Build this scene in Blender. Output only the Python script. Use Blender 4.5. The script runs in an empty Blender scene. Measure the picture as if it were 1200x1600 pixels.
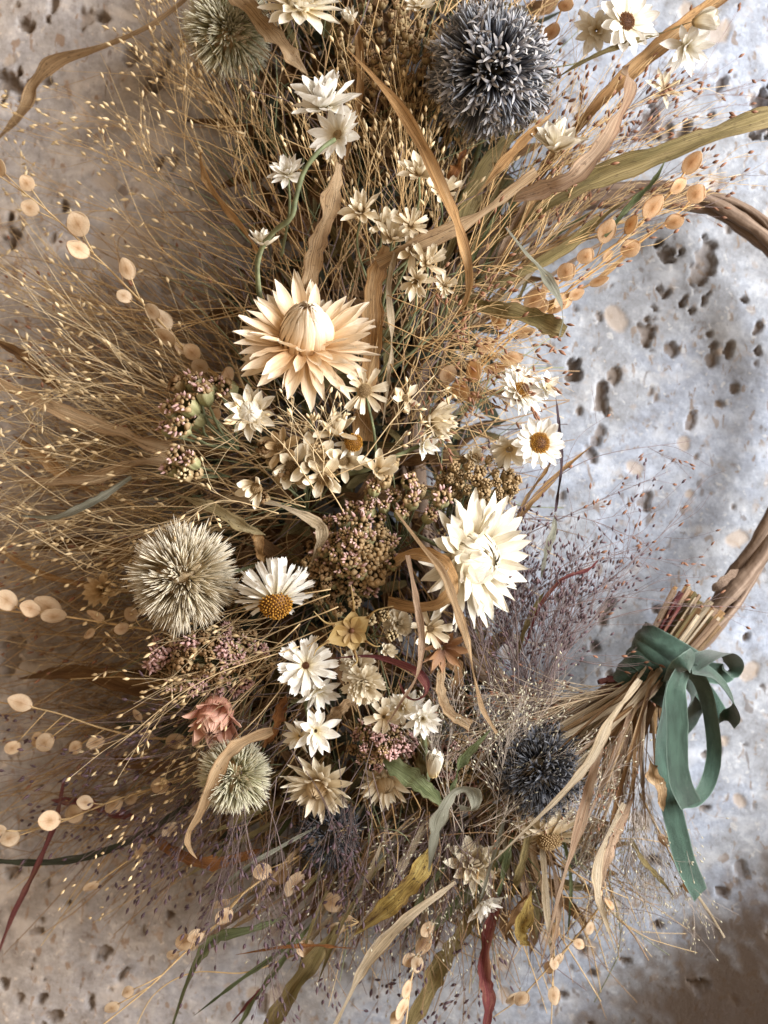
import bpy, math, random
import numpy as np
from mathutils import Vector, Matrix, Quaternion

random.seed(7)
rng = np.random.default_rng(7)
scene = bpy.context.scene
col = scene.collection
R = math.radians

# ------------------------------------------------------------------ camera
CAM_D = 0.42                      # camera to wall, metres
TAN = 0.371                       # tan of half the horizontal field of view
cam_data = bpy.data.cameras.new('camera')
cam_data.sensor_fit = 'HORIZONTAL'
cam_data.angle = 2 * math.atan(TAN)
cam_data.clip_start = 0.01
cam_data.clip_end = 20.0
cam_data.dof.use_dof = True
cam_data.dof.focus_distance = CAM_D - 0.075
cam_data.dof.aperture_fstop = 13.0
cam = bpy.data.objects.new('camera', cam_data)
cam.location = (0, -CAM_D, 0)
cam.rotation_euler = (R(90), 0, 0)
col.objects.link(cam)
scene.camera = cam

# ------------------------------------------------------------------ light
world = bpy.data.worlds.new('World')
scene.world = world
world.use_nodes = True
bg = world.node_tree.nodes['Background']
bg.inputs[0].default_value = (1.0, 0.73, 0.48, 1)
bg.inputs[1].default_value = 0.49

def area(name, loc, target, size, power, colr):
    ld = bpy.data.lights.new(name, 'AREA')
    ld.shape = 'RECTANGLE'; ld.size = size[0]; ld.size_y = size[1]
    ld.energy = power; ld.color = colr
    o = bpy.data.objects.new(name, ld)
    o.location = loc
    o.rotation_euler = (Vector(target) - Vector(loc)).to_track_quat('-Z', 'Y').to_euler()
    col.objects.link(o)
    return o
area('window_light', (1.02, -0.70, 0.25), (0.02, -0.03, 0), (0.70, 0.85), 43.5, (0.975, 0.985, 1.0))

scene.view_settings.view_transform = 'Standard'
scene.view_settings.look = 'None'
scene.view_settings.exposure = 0.22
scene.view_settings.gamma = 1.0
scene.render.engine = 'CYCLES'
scene.cycles.max_bounces = 3
scene.cycles.diffuse_bounces = 3
scene.cycles.glossy_bounces = 2
scene.cycles.use_adaptive_sampling = True
scene.cycles.adaptive_threshold = 0.02

# ------------------------------------------------------------------ geometry helpers
def P(px, py, h):
    """photo position (px, py) at h centimetres off the wall -> world point"""
    h = h * 0.01
    s = (CAM_D - h) * TAN / 600.0
    return np.array([(px - 600.0) * s, -h, (800.0 - py) * s])

def U(px, h):
    """length of px photo pixels at h centimetres off the wall, in metres"""
    return px * (CAM_D - h * 0.01) * TAN / 600.0

def spline(ctrl, n):
    c = np.asarray(ctrl, float)
    m = len(c)
    if m == 2:
        t = np.linspace(0, 1, n)[:, None]
        return c[0] * (1 - t) + c[1] * t
    p = np.vstack([2 * c[0] - c[1], c, 2 * c[-1] - c[-2]])
    t = np.linspace(0, m - 1 - 1e-9, n)
    i = t.astype(int); f = (t - i)[:, None]
    p0, p1, p2, p3 = p[i], p[i + 1], p[i + 2], p[i + 3]
    return 0.5 * ((2 * p1) + (-p0 + p2) * f + (2 * p0 - 5 * p1 + 4 * p2 - p3) * f ** 2 + (-p0 + 3 * p1 - 3 * p2 + p3) * f ** 3)

def norm(a):
    return a / np.maximum(np.linalg.norm(a, axis=-1, keepdims=True), 1e-12)

class MB:
    def __init__(self):
        self.v = []; self.q = []; self.t = []; self.uv = []; self.n = 0
        self.qm = []; self.tm = []
    def add(self, v, quads=None, tris=None, uv=None, mi=0):
        v = np.asarray(v, float)
        self.v.append(v)
        self.uv.append(np.zeros((len(v), 2)) if uv is None else np.asarray(uv, float))
        if quads is not None and len(quads):
            self.q.append(np.asarray(quads, np.int64) + self.n); self.qm.append(np.full(len(quads), mi))
        if tris is not None and len(tris):
            self.t.append(np.asarray(tris, np.int64) + self.n); self.tm.append(np.full(len(tris), mi))
        self.n += len(v)
    def grid(self, g, uv=None, mi=0, closed=False):
        """g: (a, b, 3) points"""
        a, b = g.shape[:2]
        idx = np.arange(a * b).reshape(a, b)
        if closed:
            idx = np.concatenate([idx, idx[:, :1]], 1)
        q = np.stack([idx[:-1, :-1], idx[:-1, 1:], idx[1:, 1:], idx[1:, :-1]], -1).reshape(-1, 4)
        if uv is None:
            u, w = np.meshgrid(np.linspace(0, 1, b), np.linspace(0, 1, a))
            uv = np.stack([u, w], -1)
        self.add(g.reshape(-1, 3), quads=q, uv=uv.reshape(-1, 2), mi=mi)
    def tube(self, pts, rad, k=5, mi=0, cap=True, flat=1.0):
        pts = np.asarray(pts, float); n = len(pts)
        rad = np.broadcast_to(np.asarray(rad, float), (n,))
        tan = norm(np.gradient(pts, axis=0))
        ref = np.array([0.13, -0.9, 0.35])
        if abs(np.dot(tan[n // 2], ref)) > 0.9: ref = np.array([1.0, 0.1, 0.0])
        b = norm(np.cross(tan, ref)); m = np.cross(b, tan)
        a = np.linspace(0, 2 * math.pi, k, endpoint=False)
        ring = pts[:, None] + rad[:, None, None] * (np.cos(a)[None, :, None] * b[:, None] + flat * np.sin(a)[None, :, None] * m[:, None])
        u, w = np.meshgrid(np.linspace(0, 1, k), np.linspace(0, 1, n))
        base = self.n
        self.grid(ring, uv=np.stack([u, w], -1), mi=mi, closed=True)
        if cap and k >= 3:
            for off, rev in ((0, True), ((n - 1) * k, False)):
                ids = np.arange(k) + off
                tr = np.stack([np.full(k - 2, ids[0]), ids[1:-1], ids[2:]], -1)
                if rev: tr = tr[:, ::-1]
                self.t.append(tr + base); self.tm.append(np.full(len(tr), mi))
    def spindles(self, pos, dirs, length, width, k=4, mi=0, profile=((0, .12), (.25, .8), (.5, 1), (.8, .55), (1, .05))):
        pos = np.asarray(pos, float); d = norm(np.asarray(dirs, float)); n = len(pos)
        if n == 0: return
        length = np.broadcast_to(length, (n,)); width = np.broadcast_to(width, (n,))
        ref = norm(rng.normal(size=(n, 3)))
        b = norm(np.cross(d, ref)); m = np.cross(d, b)
        a = np.linspace(0, 2 * math.pi, k, endpoint=False)
        pr = np.array(profile); L = len(pr)
        v = (pos[:, None, None] + d[:, None, None] * (pr[:, 0][None, :, None, None] * length[:, None, None, None])
             + (width * .5)[:, None, None, None] * pr[:, 1][None, :, None, None]
             * (np.cos(a)[None, None, :, None] * b[:, None, None] + np.sin(a)[None, None, :, None] * m[:, None, None]))
        idx = np.arange(L * k).reshape(L, k)
        idx = np.concatenate([idx, idx[:, :1]], 1)
        q = np.stack([idx[:-1, :-1], idx[:-1, 1:], idx[1:, 1:], idx[1:, :-1]], -1).reshape(-1, 4)
        q = (q[None] + (np.arange(n) * L * k)[:, None, None]).reshape(-1, 4)
        uv = np.zeros((n, L, k, 2)); uv[..., 1] = pr[:, 0][None, :, None]; uv[..., 0] = rng.random(n)[:, None, None]
        self.add(v.reshape(-1, 3), quads=q, uv=uv.reshape(-1, 2), mi=mi)
    def blobs(self, pos, rad, mi=0, squash=1.0, jit=0.25):
        """small lumpy octahedron-based blobs"""
        base, quads, tris = BLOB
        for p, r in zip(np.asarray(pos, float), np.broadcast_to(rad, (len(pos),))):
            v = base * (1 + rng.uniform(-jit, jit, (len(base), 1))) * r
            v[:, 2] *= squash
            self.add(v + p, tris=tris, uv=np.tile([[rng.random(), 0.5]], (len(base), 1)), mi=mi)
    def mesh(self, name, mats, smooth=True):
        me = bpy.data.meshes.new(name)
        v = np.concatenate(self.v); uv = np.concatenate(self.uv)
        q = np.concatenate(self.q) if self.q else np.zeros((0, 4), np.int64)
        t = np.concatenate(self.t) if self.t else np.zeros((0, 3), np.int64)
        loops = np.concatenate([q.ravel(), t.ravel()])
        tot = np.concatenate([np.full(len(q), 4), np.full(len(t), 3)])
        start = np.concatenate([[0], np.cumsum(tot)[:-1]])
        mi = np.concatenate(self.qm + self.tm) if (self.qm or self.tm) else np.zeros(0)
        me.vertices.add(len(v)); me.vertices.foreach_set('co', v.ravel())
        me.loops.add(len(loops)); me.loops.foreach_set('vertex_index', loops.astype(np.int32))
        me.polygons.add(len(tot))
        me.polygons.foreach_set('loop_start', start.astype(np.int32))
        me.polygons.foreach_set('loop_total', tot.astype(np.int32))
        me.polygons.foreach_set('material_index', mi.astype(np.int32))
        me.polygons.foreach_set('use_smooth', np.full(len(tot), smooth))
        ul = me.uv_layers.new(name='UVMap')
        ul.data.foreach_set('uv', uv[loops].ravel())
        if not isinstance(mats, (list, tuple)): mats = [mats]
        for m in mats: me.materials.append(m)
        me.update(calc_edges=True)
        return me

def ico():
    t = (1 + 5 ** .5) / 2
    v = norm(np.array([(-1, t, 0), (1, t, 0), (-1, -t, 0), (1, -t, 0), (0, -1, t), (0, 1, t), (0, -1, -t), (0, 1, -t), (t, 0, -1), (t, 0, 1), (-t, 0, -1), (-t, 0, 1)], float))
    f = np.array([(0, 11, 5), (0, 5, 1), (0, 1, 7), (0, 7, 10), (0, 10, 11), (1, 5, 9), (5, 11, 4), (11, 10, 2), (10, 7, 6), (7, 1, 8), (3, 9, 4), (3, 4, 2), (3, 2, 6), (3, 6, 8), (3, 8, 9), (4, 9, 5), (2, 4, 11), (6, 2, 10), (8, 6, 7), (9, 8, 1)])
    return v, None, f
BLOB = ico()

def obj(name, me, parent=None, mat4=None):
    o = bpy.data.objects.new(name, me)
    col.objects.link(o)
    if parent is not None: o.parent = parent
    if mat4 is not None: o.matrix_basis = mat4
    return o

def tag(o, label=None, cat=None, group=None, kind=None):
    if label: o['label'] = label
    if cat: o['category'] = cat
    if group: o['group'] = group
    if kind: o['kind'] = kind
    return o

def empty(name, loc, axis=None, spin=0.0):
    o = bpy.data.objects.new(name, None)
    o.empty_display_size = 0.01
    col.objects.link(o)
    o.location = loc
    if axis is not None:
        q = Vector(axis).normalized().to_track_quat('Z', 'Y') @ Quaternion((0, 0, 1), spin)
        o.rotation_mode = 'QUATERNION'; o.rotation_quaternion = q
    return o

# ------------------------------------------------------------------ materials
def new_mat(name):
    m = bpy.data.materials.new(name); m.use_nodes = True
    nt = m.node_tree; nt.nodes.clear()
    return m, nt, nt.nodes, nt.links

def rgb(c): return (c[0], c[1], c[2], 1.0)

def ramp(nodes, stops):
    r = nodes.new('ShaderNodeValToRGB')
    el = r.color_ramp.elements
    while len(el) > 1: el.remove(el[-1])
    el[0].position = stops[0][0]; el[0].color = rgb(stops[0][1])
    for p, c in stops[1:]:
        e = el.new(p); e.color = rgb(c)
    return r

def finish(nt, color_socket, rough=0.6, transl=0.0, bump=None, bump_s=0.3, bump_d=0.0004, sheen=0.0, spec=0.3):
    N, L = nt.nodes, nt.links
    b = N.new('ShaderNodeBsdfPrincipled')
    L.new(color_socket, b.inputs['Base Color'])
    b.inputs['Roughness'].default_value = rough
    b.inputs['Specular IOR Level'].default_value = spec
    if sheen:
        b.inputs['Sheen Weight'].default_value = sheen
        b.inputs['Sheen Roughness'].default_value = 0.4
    out = N.new('ShaderNodeOutputMaterial')
    if bump is not None:
        bn = N.new('ShaderNodeBump'); bn.inputs['Strength'].default_value = bump_s
        bn.inputs['Distance'].default_value = bump_d
        L.new(bump, bn.inputs['Height']); L.new(bn.outputs[0], b.inputs['Normal'])
    if transl > 0:
        t = N.new('ShaderNodeBsdfTranslucent'); L.new(color_socket, t.inputs[0])
        mx = N.new('ShaderNodeMixShader'); mx.inputs[0].default_value = transl
        L.new(b.outputs[0], mx.inputs[1]); L.new(t.outputs[0], mx.inputs[2]); L.new(mx.outputs[0], out.inputs[0])
    else:
        L.new(b.outputs[0], out.inputs[0])

def uv_noise(nt, scale_xy, detail=4, nscale=1.0, rnd=True):
    """noise stretched along the leaf; each object gets its own patch of it"""
    N, L = nt.nodes, nt.links
    tc = N.new('ShaderNodeTexCoord'); oi = N.new('ShaderNodeObjectInfo')
    vm = N.new('ShaderNodeVectorMath'); vm.operation = 'MULTIPLY'
    vm.inputs[1].default_value = (scale_xy[0], scale_xy[1], 1)
    L.new(tc.outputs['UV'], vm.inputs[0])
    va = N.new('ShaderNodeVectorMath'); va.operation = 'ADD'
    sc = N.new('ShaderNodeMath'); sc.operation = 'MULTIPLY'; sc.inputs[1].default_value = 57.0
    L.new(oi.outputs['Random'], sc.inputs[0]); L.new(vm.outputs[0], va.inputs[0]); L.new(sc.outputs[0], va.inputs[1])
    n = N.new('ShaderNodeTexNoise'); n.inputs['Scale'].default_value = nscale; n.inputs['Detail'].default_value = detail
    n.inputs['Roughness'].default_value = 0.65
    L.new(va.outputs[0], n.inputs['Vector'])
    return n

def mix(nt, fac, a, b, mode='MIX'):
    N, L = nt.nodes, nt.links
    m = N.new('ShaderNodeMix'); m.data_type = 'RGBA'; m.blend_type = mode
    for s, x in ((m.inputs[0], fac), (m.inputs[6], a), (m.inputs[7], b)):
        if isinstance(x, (int, float)): s.default_value = x
        elif isinstance(x, tuple): s.default_value = rgb(x)
        else: L.new(x, s)
    return m.outputs[2]

def hsv_jitter(nt, color, amount=0.25):
    N, L = nt.nodes, nt.links
    oi = N.new('ShaderNodeObjectInfo')
    mr = N.new('ShaderNodeMapRange'); mr.inputs[3].default_value = 1 - amount; mr.inputs[4].default_value = 1 + amount
    L.new(oi.outputs['Random'], mr.inputs[0])
    h = N.new('ShaderNodeHueSaturation'); L.new(color, h.inputs['Color']); L.new(mr.outputs[0], h.inputs['Value'])
    return h.outputs[0]

def blade_mat(name, c1, c2, c3, spot=0.0, transl=0.3, tip=None):
    m, nt, N, L = new_mat(name)
    long_n = uv_noise(nt, (2.0, 3.0), 3)
    fib = uv_noise(nt, (30.0, 1.3), 3)
    r = ramp(N, [(0.3, c1), (0.5, c2), (0.72, c3)]); L.new(long_n.outputs[0], r.inputs[0])
    fr = ramp(N, [(0.36, (0.42, 0.38, 0.34)), (0.5, (0.9, 0.9, 0.9)), (0.66, (1.3, 1.3, 1.28))]); L.new(fib.outputs[0], fr.inputs[0])
    c = mix(nt, 0.75, r.outputs[0], fr.outputs[0], 'MULTIPLY')
    tcx = N.new('ShaderNodeTexCoord'); sxx = N.new('ShaderNodeSeparateXYZ'); L.new(tcx.outputs['UV'], sxx.inputs[0])
    edge = ramp(N, [(0.0, (0.62, 0.5, 0.4)), (0.07, (1.05, 1.05, 1.05)), (0.5, (1, 1, 1)), (0.93, (1.05, 1.05, 1.05)), (1.0, (0.62, 0.5, 0.4))]); L.new(sxx.outputs[0], edge.inputs[0])
    c = mix(nt, 0.7, c, edge.outputs[0], 'MULTIPLY')
    if tip:
        tc = N.new('ShaderNodeTexCoord'); sx = N.new('ShaderNodeSeparateXYZ'); L.new(tc.outputs['UV'], sx.inputs[0])
        tr = ramp(N, [(0.55, (0, 0, 0)), (0.95, (1, 1, 1))]); L.new(sx.outputs[1], tr.inputs[0])
        c = mix(nt, tr.outputs[0], c, tip)
    if spot:
        sn = uv_noise(nt, (7.0, 26.0), 2)
        sr = ramp(N, [(0.60, (0, 0, 0)), (0.68, (spot, spot, spot))]); L.new(sn.outputs[0], sr.inputs[0])
        c = mix(nt, sr.outputs[0], c, (0.06, 0.035, 0.02))
    c = hsv_jitter(nt, c, 0.12)
    finish(nt, c, 0.6, transl, fib.outputs[0], 0.9, 0.0010, spec=.25)
    return m

def petal_mat(name, base, mid, tip, transl=0.35, rough=0.5):
    m, nt, N, L = new_mat(name)
    tc = N.new('ShaderNodeTexCoord'); sx = N.new('ShaderNodeSeparateXYZ'); L.new(tc.outputs['UV'], sx.inputs[0])
    r = ramp(N, [(0.0, base), (0.45, mid), (1.0, tip)]); L.new(sx.outputs[1], r.inputs[0])
    fib = uv_noise(nt, (16.0, 1.2), 3)
    fr = ramp(N, [(0.3, (0.82, 0.80, 0.76)), (0.6, (1.04, 1.04, 1.04))]); L.new(fib.outputs[0], fr.inputs[0])
    c = mix(nt, 0.8, r.outputs[0], fr.outputs[0], 'MULTIPLY')
    bl = uv_noise(nt, (3.0, 3.0), 4)
    br = ramp(N, [(0.35, (0.86, 0.80, 0.70)), (0.6, (1.0, 1.0, 1.0))]); L.new(bl.outputs[0], br.inputs[0])
    c = mix(nt, 0.6, c, br.outputs[0], 'MULTIPLY')
    c = hsv_jitter(nt, c, 0.07)
    finish(nt, c, rough, transl, fib.outputs[0], 0.5, 0.0004, spec=0.35)
    return m

def grad_mat(name, stops, rough=0.65, transl=0.0, vary=0.15, speck=None):
    """colour along the length of a bristle, seed or stem"""
    m, nt, N, L = new_mat(name)
    tc = N.new('ShaderNodeTexCoord'); sx = N.new('ShaderNodeSeparateXYZ'); L.new(tc.outputs['UV'], sx.inputs[0])
    r = ramp(N, stops); L.new(sx.outputs[1], r.inputs[0])
    n = N.new('ShaderNodeTexNoise'); n.inputs['Scale'].default_value = 260.0; n.inputs['Detail'].default_value = 3
    L.new(tc.outputs['Object'], n.inputs['Vector'])
    nr = ramp(N, [(0.3, (1 - vary * 2,) * 3), (0.7, (1 + vary,) * 3)]); L.new(n.outputs[0], nr.inputs[0])
    c = mix(nt, 1.0, r.outputs[0], nr.outputs[0], 'MULTIPLY')
    wn = N.new('ShaderNodeTexWhiteNoise'); wn.noise_dimensions = '1D'; L.new(sx.outputs[0], wn.inputs['W'])
    wr = ramp(N, [(0.0, (0.72, 0.72, 0.72)), (1.0, (1.15, 1.15, 1.15))]); L.new(wn.outputs[0], wr.inputs[0])
    c = mix(nt, 0.8, c, wr.outputs[0], 'MULTIPLY')
    if speck:
        n2 = N.new('ShaderNodeTexNoise'); n2.inputs['Scale'].default_value = 420.0
        L.new(tc.outputs['Object'], n2.inputs['Vector'])
        s2 = ramp(N, [(0.52, (0, 0, 0)), (0.62, (1, 1, 1))]); L.new(n2.outputs[0], s2.inputs[0])
        c = mix(nt, s2.outputs[0], c, speck)
    c = hsv_jitter(nt, c, 0.12)
    finish(nt, c, rough, transl)
    return m

M = {}
M['tan'] = blade_mat('tan dry leaf', (0.36, 0.22, 0.11), (0.54, 0.37, 0.21), (0.70, 0.53, 0.34), 0.5)
M['orange'] = blade_mat('orange dry leaf', (0.36, 0.19, 0.07), (0.54, 0.32, 0.14), (0.68, 0.47, 0.26), 0.4)
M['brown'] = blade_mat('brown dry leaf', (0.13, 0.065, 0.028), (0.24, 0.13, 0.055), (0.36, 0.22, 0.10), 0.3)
M['rust'] = blade_mat('rust dry leaf', (0.16, 0.06, 0.02), (0.30, 0.12, 0.035), (0.38, 0.19, 0.07), 0.3)
M['olive'] = blade_mat('olive dry leaf', (0.16, 0.13, 0.05), (0.27, 0.21, 0.09), (0.38, 0.30, 0.15), 0.4)
M['green'] = blade_mat('green dry leaf', (0.09, 0.12, 0.05), (0.17, 0.20, 0.09), (0.27, 0.30, 0.16), 0.15)
M['greygreen'] = blade_mat('grey green leaf', (0.25, 0.25, 0.19), (0.38, 0.38, 0.30), (0.50, 0.49, 0.40), 0.1)
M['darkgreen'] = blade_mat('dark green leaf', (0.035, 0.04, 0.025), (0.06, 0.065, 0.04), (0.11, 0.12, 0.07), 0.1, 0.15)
M['straw'] = blade_mat('straw leaf', (0.46, 0.35, 0.21), (0.64, 0.52, 0.36), (0.78, 0.68, 0.52), 0.45)
M['pinktan'] = blade_mat('pinkish tan leaf', (0.32, 0.19, 0.12), (0.48, 0.33, 0.22), (0.58, 0.44, 0.32), 0.5)
M['burgundy'] = blade_mat('burgundy leaf', (0.12, 0.025, 0.03), (0.24, 0.07, 0.07), (0.38, 0.20, 0.13), 0.3)
M['mottled'] = blade_mat('mottled yellow brown leaf', (0.10, 0.05, 0.02), (0.36, 0.25, 0.07), (0.48, 0.38, 0.14), 0.9)
M['purple'] = blade_mat('purple stem', (0.05, 0.03, 0.04), (0.09, 0.055, 0.065), (0.15, 0.10, 0.10), 0.0, 0.0)
M['speckled'] = blade_mat('speckled straw leaf', (0.34, 0.27, 0.13), (0.46, 0.37, 0.20), (0.55, 0.46, 0.28), 1.0)

M['p_peach'] = petal_mat('peach petal', (0.86, 0.52, 0.22), (0.92, 0.72, 0.49), (0.94, 0.85, 0.71), 0.3)
M['p_white'] = petal_mat('white petal', (0.82, 0.72, 0.48), (0.92, 0.905, 0.85), (0.94, 0.935, 0.91), 0.3)
M['p_ivory'] = petal_mat('ivory petal', (0.78, 0.60, 0.30), (0.88, 0.82, 0.68), (0.90, 0.87, 0.79), 0.3)
M['p_cream'] = petal_mat('cream dry petal', (0.60, 0.44, 0.23), (0.83, 0.73, 0.55), (0.90, 0.84, 0.70), 0.3)
M['p_tan'] = petal_mat('tan dry petal', (0.40, 0.26, 0.12), (0.62, 0.45, 0.25), (0.74, 0.58, 0.37), 0.3)
M['p_pink'] = petal_mat('pink petal', (0.60, 0.30, 0.18), (0.72, 0.38, 0.30), (0.78, 0.52, 0.40), 0.3)
M['p_rust'] = petal_mat('rust bract', (0.14, 0.06, 0.03), (0.26, 0.13, 0.06), (0.36, 0.20, 0.10), 0.2)
M['p_pod'] = petal_mat('star pod', (0.22, 0.12, 0.04), (0.42, 0.29, 0.11), (0.56, 0.43, 0.22), 0.2)
M['disc_orange'] = grad_mat('orange disc', [(0, (0.12, 0.05, 0.01)), (0.5, (0.34, 0.14, 0.015)), (1, (0.66, 0.33, 0.03))], speck=(0.16, 0.07, 0.02))
M['disc_brown'] = grad_mat('brown disc', [(0, (0.05, 0.02, 0.01)), (0.6, (0.13, 0.05, 0.02)), (1, (0.24, 0.10, 0.03))])
M['disc_tan'] = grad_mat('tan disc', [(0, (0.14, 0.08, 0.03)), (0.6, (0.34, 0.22, 0.10)), (1, (0.52, 0.38, 0.20))])
M['calyx'] = grad_mat('green calyx', [(0, (0.16, 0.16, 0.07)), (0.6, (0.30, 0.29, 0.14)), (1, (0.40, 0.36, 0.20))])
M['calyx_tan'] = grad_mat('tan calyx', [(0, (0.22, 0.15, 0.07)), (0.6, (0.36, 0.26, 0.13)), (1, (0.46, 0.34, 0.19))])
M['flor_tan'] = grad_mat('tan florets', [(0, (0.28, 0.18, 0.08)), (0.6, (0.42, 0.29, 0.15)), (1, (0.54, 0.40, 0.23))], vary=.25)
M['flor_pale'] = grad_mat('pale florets', [(0, (0.55, 0.42, 0.22)), (0.6, (0.68, 0.55, 0.33)), (1, (0.76, 0.64, 0.42))], vary=.2)
M['flor_pink'] = grad_mat('pink florets', [(0, (0.36, 0.18, 0.17)), (0.6, (0.56, 0.35, 0.32)), (1, (0.74, 0.57, 0.52))], vary=.2)
M['flor_brown'] = grad_mat('brown seed bits', [(0, (0.16, 0.09, 0.04)), (0.6, (0.28, 0.17, 0.08)), (1, (0.38, 0.25, 0.13))], vary=.25)
M['hair'] = grad_mat('straw hair stem', [(0, (0.44, 0.27, 0.115)), (0.5, (0.60, 0.405, 0.19)), (1, (0.70, 0.52, 0.28))])
M['hair_pale'] = grad_mat('pale hair stem', [(0, (0.62, 0.45, 0.24)), (1, (0.84, 0.69, 0.45))])
M['hair_brown'] = grad_mat('brown hair stem', [(0, (0.26, 0.155, 0.075)), (1, (0.40, 0.26, 0.14))])
M['hair_purple'] = grad_mat('purple hair stem', [(0, (0.15, 0.11, 0.10)), (1, (0.21, 0.15, 0.15))])
M['hair_tan'] = grad_mat('tan plume', [(0, (0.46, 0.35, 0.22)), (1, (0.48, 0.38, 0.28))])
M['hair_grey'] = grad_mat('grey mauve hair stem', [(0, (0.40, 0.33, 0.26)), (1, (0.42, 0.36, 0.32))])
M['seed_cream'] = grad_mat('cream seed', [(0, (0.52, 0.36, 0.18)), (0.5, (0.72, 0.56, 0.33)), (1, (0.76, 0.64, 0.42))])
M['seed_pale'] = grad_mat('pale green seed', [(0, (0.34, 0.30, 0.20)), (0.5, (0.48, 0.45, 0.33)), (1, (0.56, 0.52, 0.40))])
M['seed_dark'] = grad_mat('dark purple seed', [(0, (0.05, 0.03, 0.04)), (0.6, (0.10, 0.06, 0.07)), (1, (0.20, 0.13, 0.12))])
M['seed_brown'] = grad_mat('brown seed', [(0, (0.16, 0.07, 0.04)), (0.6, (0.24, 0.11, 0.06)), (1, (0.36, 0.20, 0.12))])
M['stem_green'] = grad_mat('green stem', [(0, (0.13, 0.15, 0.07)), (1, (0.25, 0.27, 0.15))], vary=.25)
M['stem_tan'] = grad_mat('tan stem', [(0, (0.50, 0.34, 0.16)), (1, (0.66, 0.48, 0.26))])
M['stem_orange'] = grad_mat('orange stem', [(0, (0.55, 0.30, 0.10)), (1, (0.66, 0.40, 0.16))])
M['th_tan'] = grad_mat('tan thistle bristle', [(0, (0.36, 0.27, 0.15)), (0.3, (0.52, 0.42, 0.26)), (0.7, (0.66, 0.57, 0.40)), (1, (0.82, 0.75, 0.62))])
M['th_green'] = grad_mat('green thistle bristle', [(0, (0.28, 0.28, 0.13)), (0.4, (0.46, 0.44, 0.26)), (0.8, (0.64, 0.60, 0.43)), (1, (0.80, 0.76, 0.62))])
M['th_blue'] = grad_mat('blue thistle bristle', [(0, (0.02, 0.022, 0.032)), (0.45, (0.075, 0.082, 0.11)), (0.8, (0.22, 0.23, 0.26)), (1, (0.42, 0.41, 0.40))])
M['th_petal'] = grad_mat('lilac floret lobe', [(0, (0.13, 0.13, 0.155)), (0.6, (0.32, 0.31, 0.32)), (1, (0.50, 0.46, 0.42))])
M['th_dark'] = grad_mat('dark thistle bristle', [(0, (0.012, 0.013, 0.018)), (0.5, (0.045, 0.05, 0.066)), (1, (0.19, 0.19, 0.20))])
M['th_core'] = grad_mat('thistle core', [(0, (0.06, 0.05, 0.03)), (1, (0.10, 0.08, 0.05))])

def pod_material(name, c_in, c_mid, c_rim):
    m, nt, N, L = new_mat(name)
    tc = N.new('ShaderNodeTexCoord'); sx = N.new('ShaderNodeSeparateXYZ'); L.new(tc.outputs['UV'], sx.inputs[0])
    ob = N.new('ShaderNodeSeparateXYZ'); L.new(tc.outputs['Object'], ob.inputs[0])
    n = N.new('ShaderNodeTexNoise'); n.inputs['Scale'].default_value = 2.6; n.inputs['Detail'].default_value = 5
    oi = N.new('ShaderNodeObjectInfo'); va = N.new('ShaderNodeVectorMath'); va.operation = 'ADD'
    ms = N.new('ShaderNodeMath'); ms.operation = 'MULTIPLY'; ms.inputs[1].default_value = 40.0
    L.new(oi.outputs['Random'], ms.inputs[0]); L.new(tc.outputs['Object'], va.inputs[0]); L.new(ms.outputs[0], va.inputs[1]); L.new(va.outputs[0], n.inputs['Vector'])
    add = N.new('ShaderNodeMath'); add.operation = 'MULTIPLY_ADD'; add.inputs[1].default_value = 0.55
    L.new(n.outputs[0], add.inputs[0]); L.new(sx.outputs[1], add.inputs[2])
    r = ramp(N, [(0.30, c_in), (0.62, c_mid), (1.0, c_rim)]); L.new(add.outputs[0], r.inputs[0])
    # the septum across the middle and fine veins running to the rim
    ab = N.new('ShaderNodeMath'); ab.operation = 'ABSOLUTE'; L.new(ob.outputs[1], ab.inputs[0])
    sr = ramp(N, [(0.0, (0.86, 0.8, 0.74)), (0.03, (0.9, 0.84, 0.78)), (0.05, (1, 1, 1))]); L.new(ab.outputs[0], sr.inputs[0])
    c = mix(nt, 0.8, r.outputs[0], sr.outputs[0], 'MULTIPLY')
    v = N.new('ShaderNodeTexNoise'); v.inputs['Scale'].default_value = 9.0; v.inputs['Detail'].default_value = 2; L.new(va.outputs[0], v.inputs['Vector'])
    vr = ramp(N, [(0.42, (0.78, 0.70, 0.60)), (0.52, (1.05, 1.05, 1.05))]); L.new(v.outputs[0], vr.inputs[0])
    c = mix(nt, 0.3, c, vr.outputs[0], 'MULTIPLY')
    c = hsv_jitter(nt, c, 0.14)
    finish(nt, c, 0.42, 0.5, v.outputs[0], 0.25, 0.2, spec=.45)
    return m
M['pod'] = pod_material('papery pod', (0.54, 0.35, 0.19), (0.71, 0.52, 0.33), (0.80, 0.64, 0.45))
M['pod_orange'] = pod_material('orange papery pod', (0.56, 0.31, 0.14), (0.74, 0.48, 0.26), (0.82, 0.60, 0.38))

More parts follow.
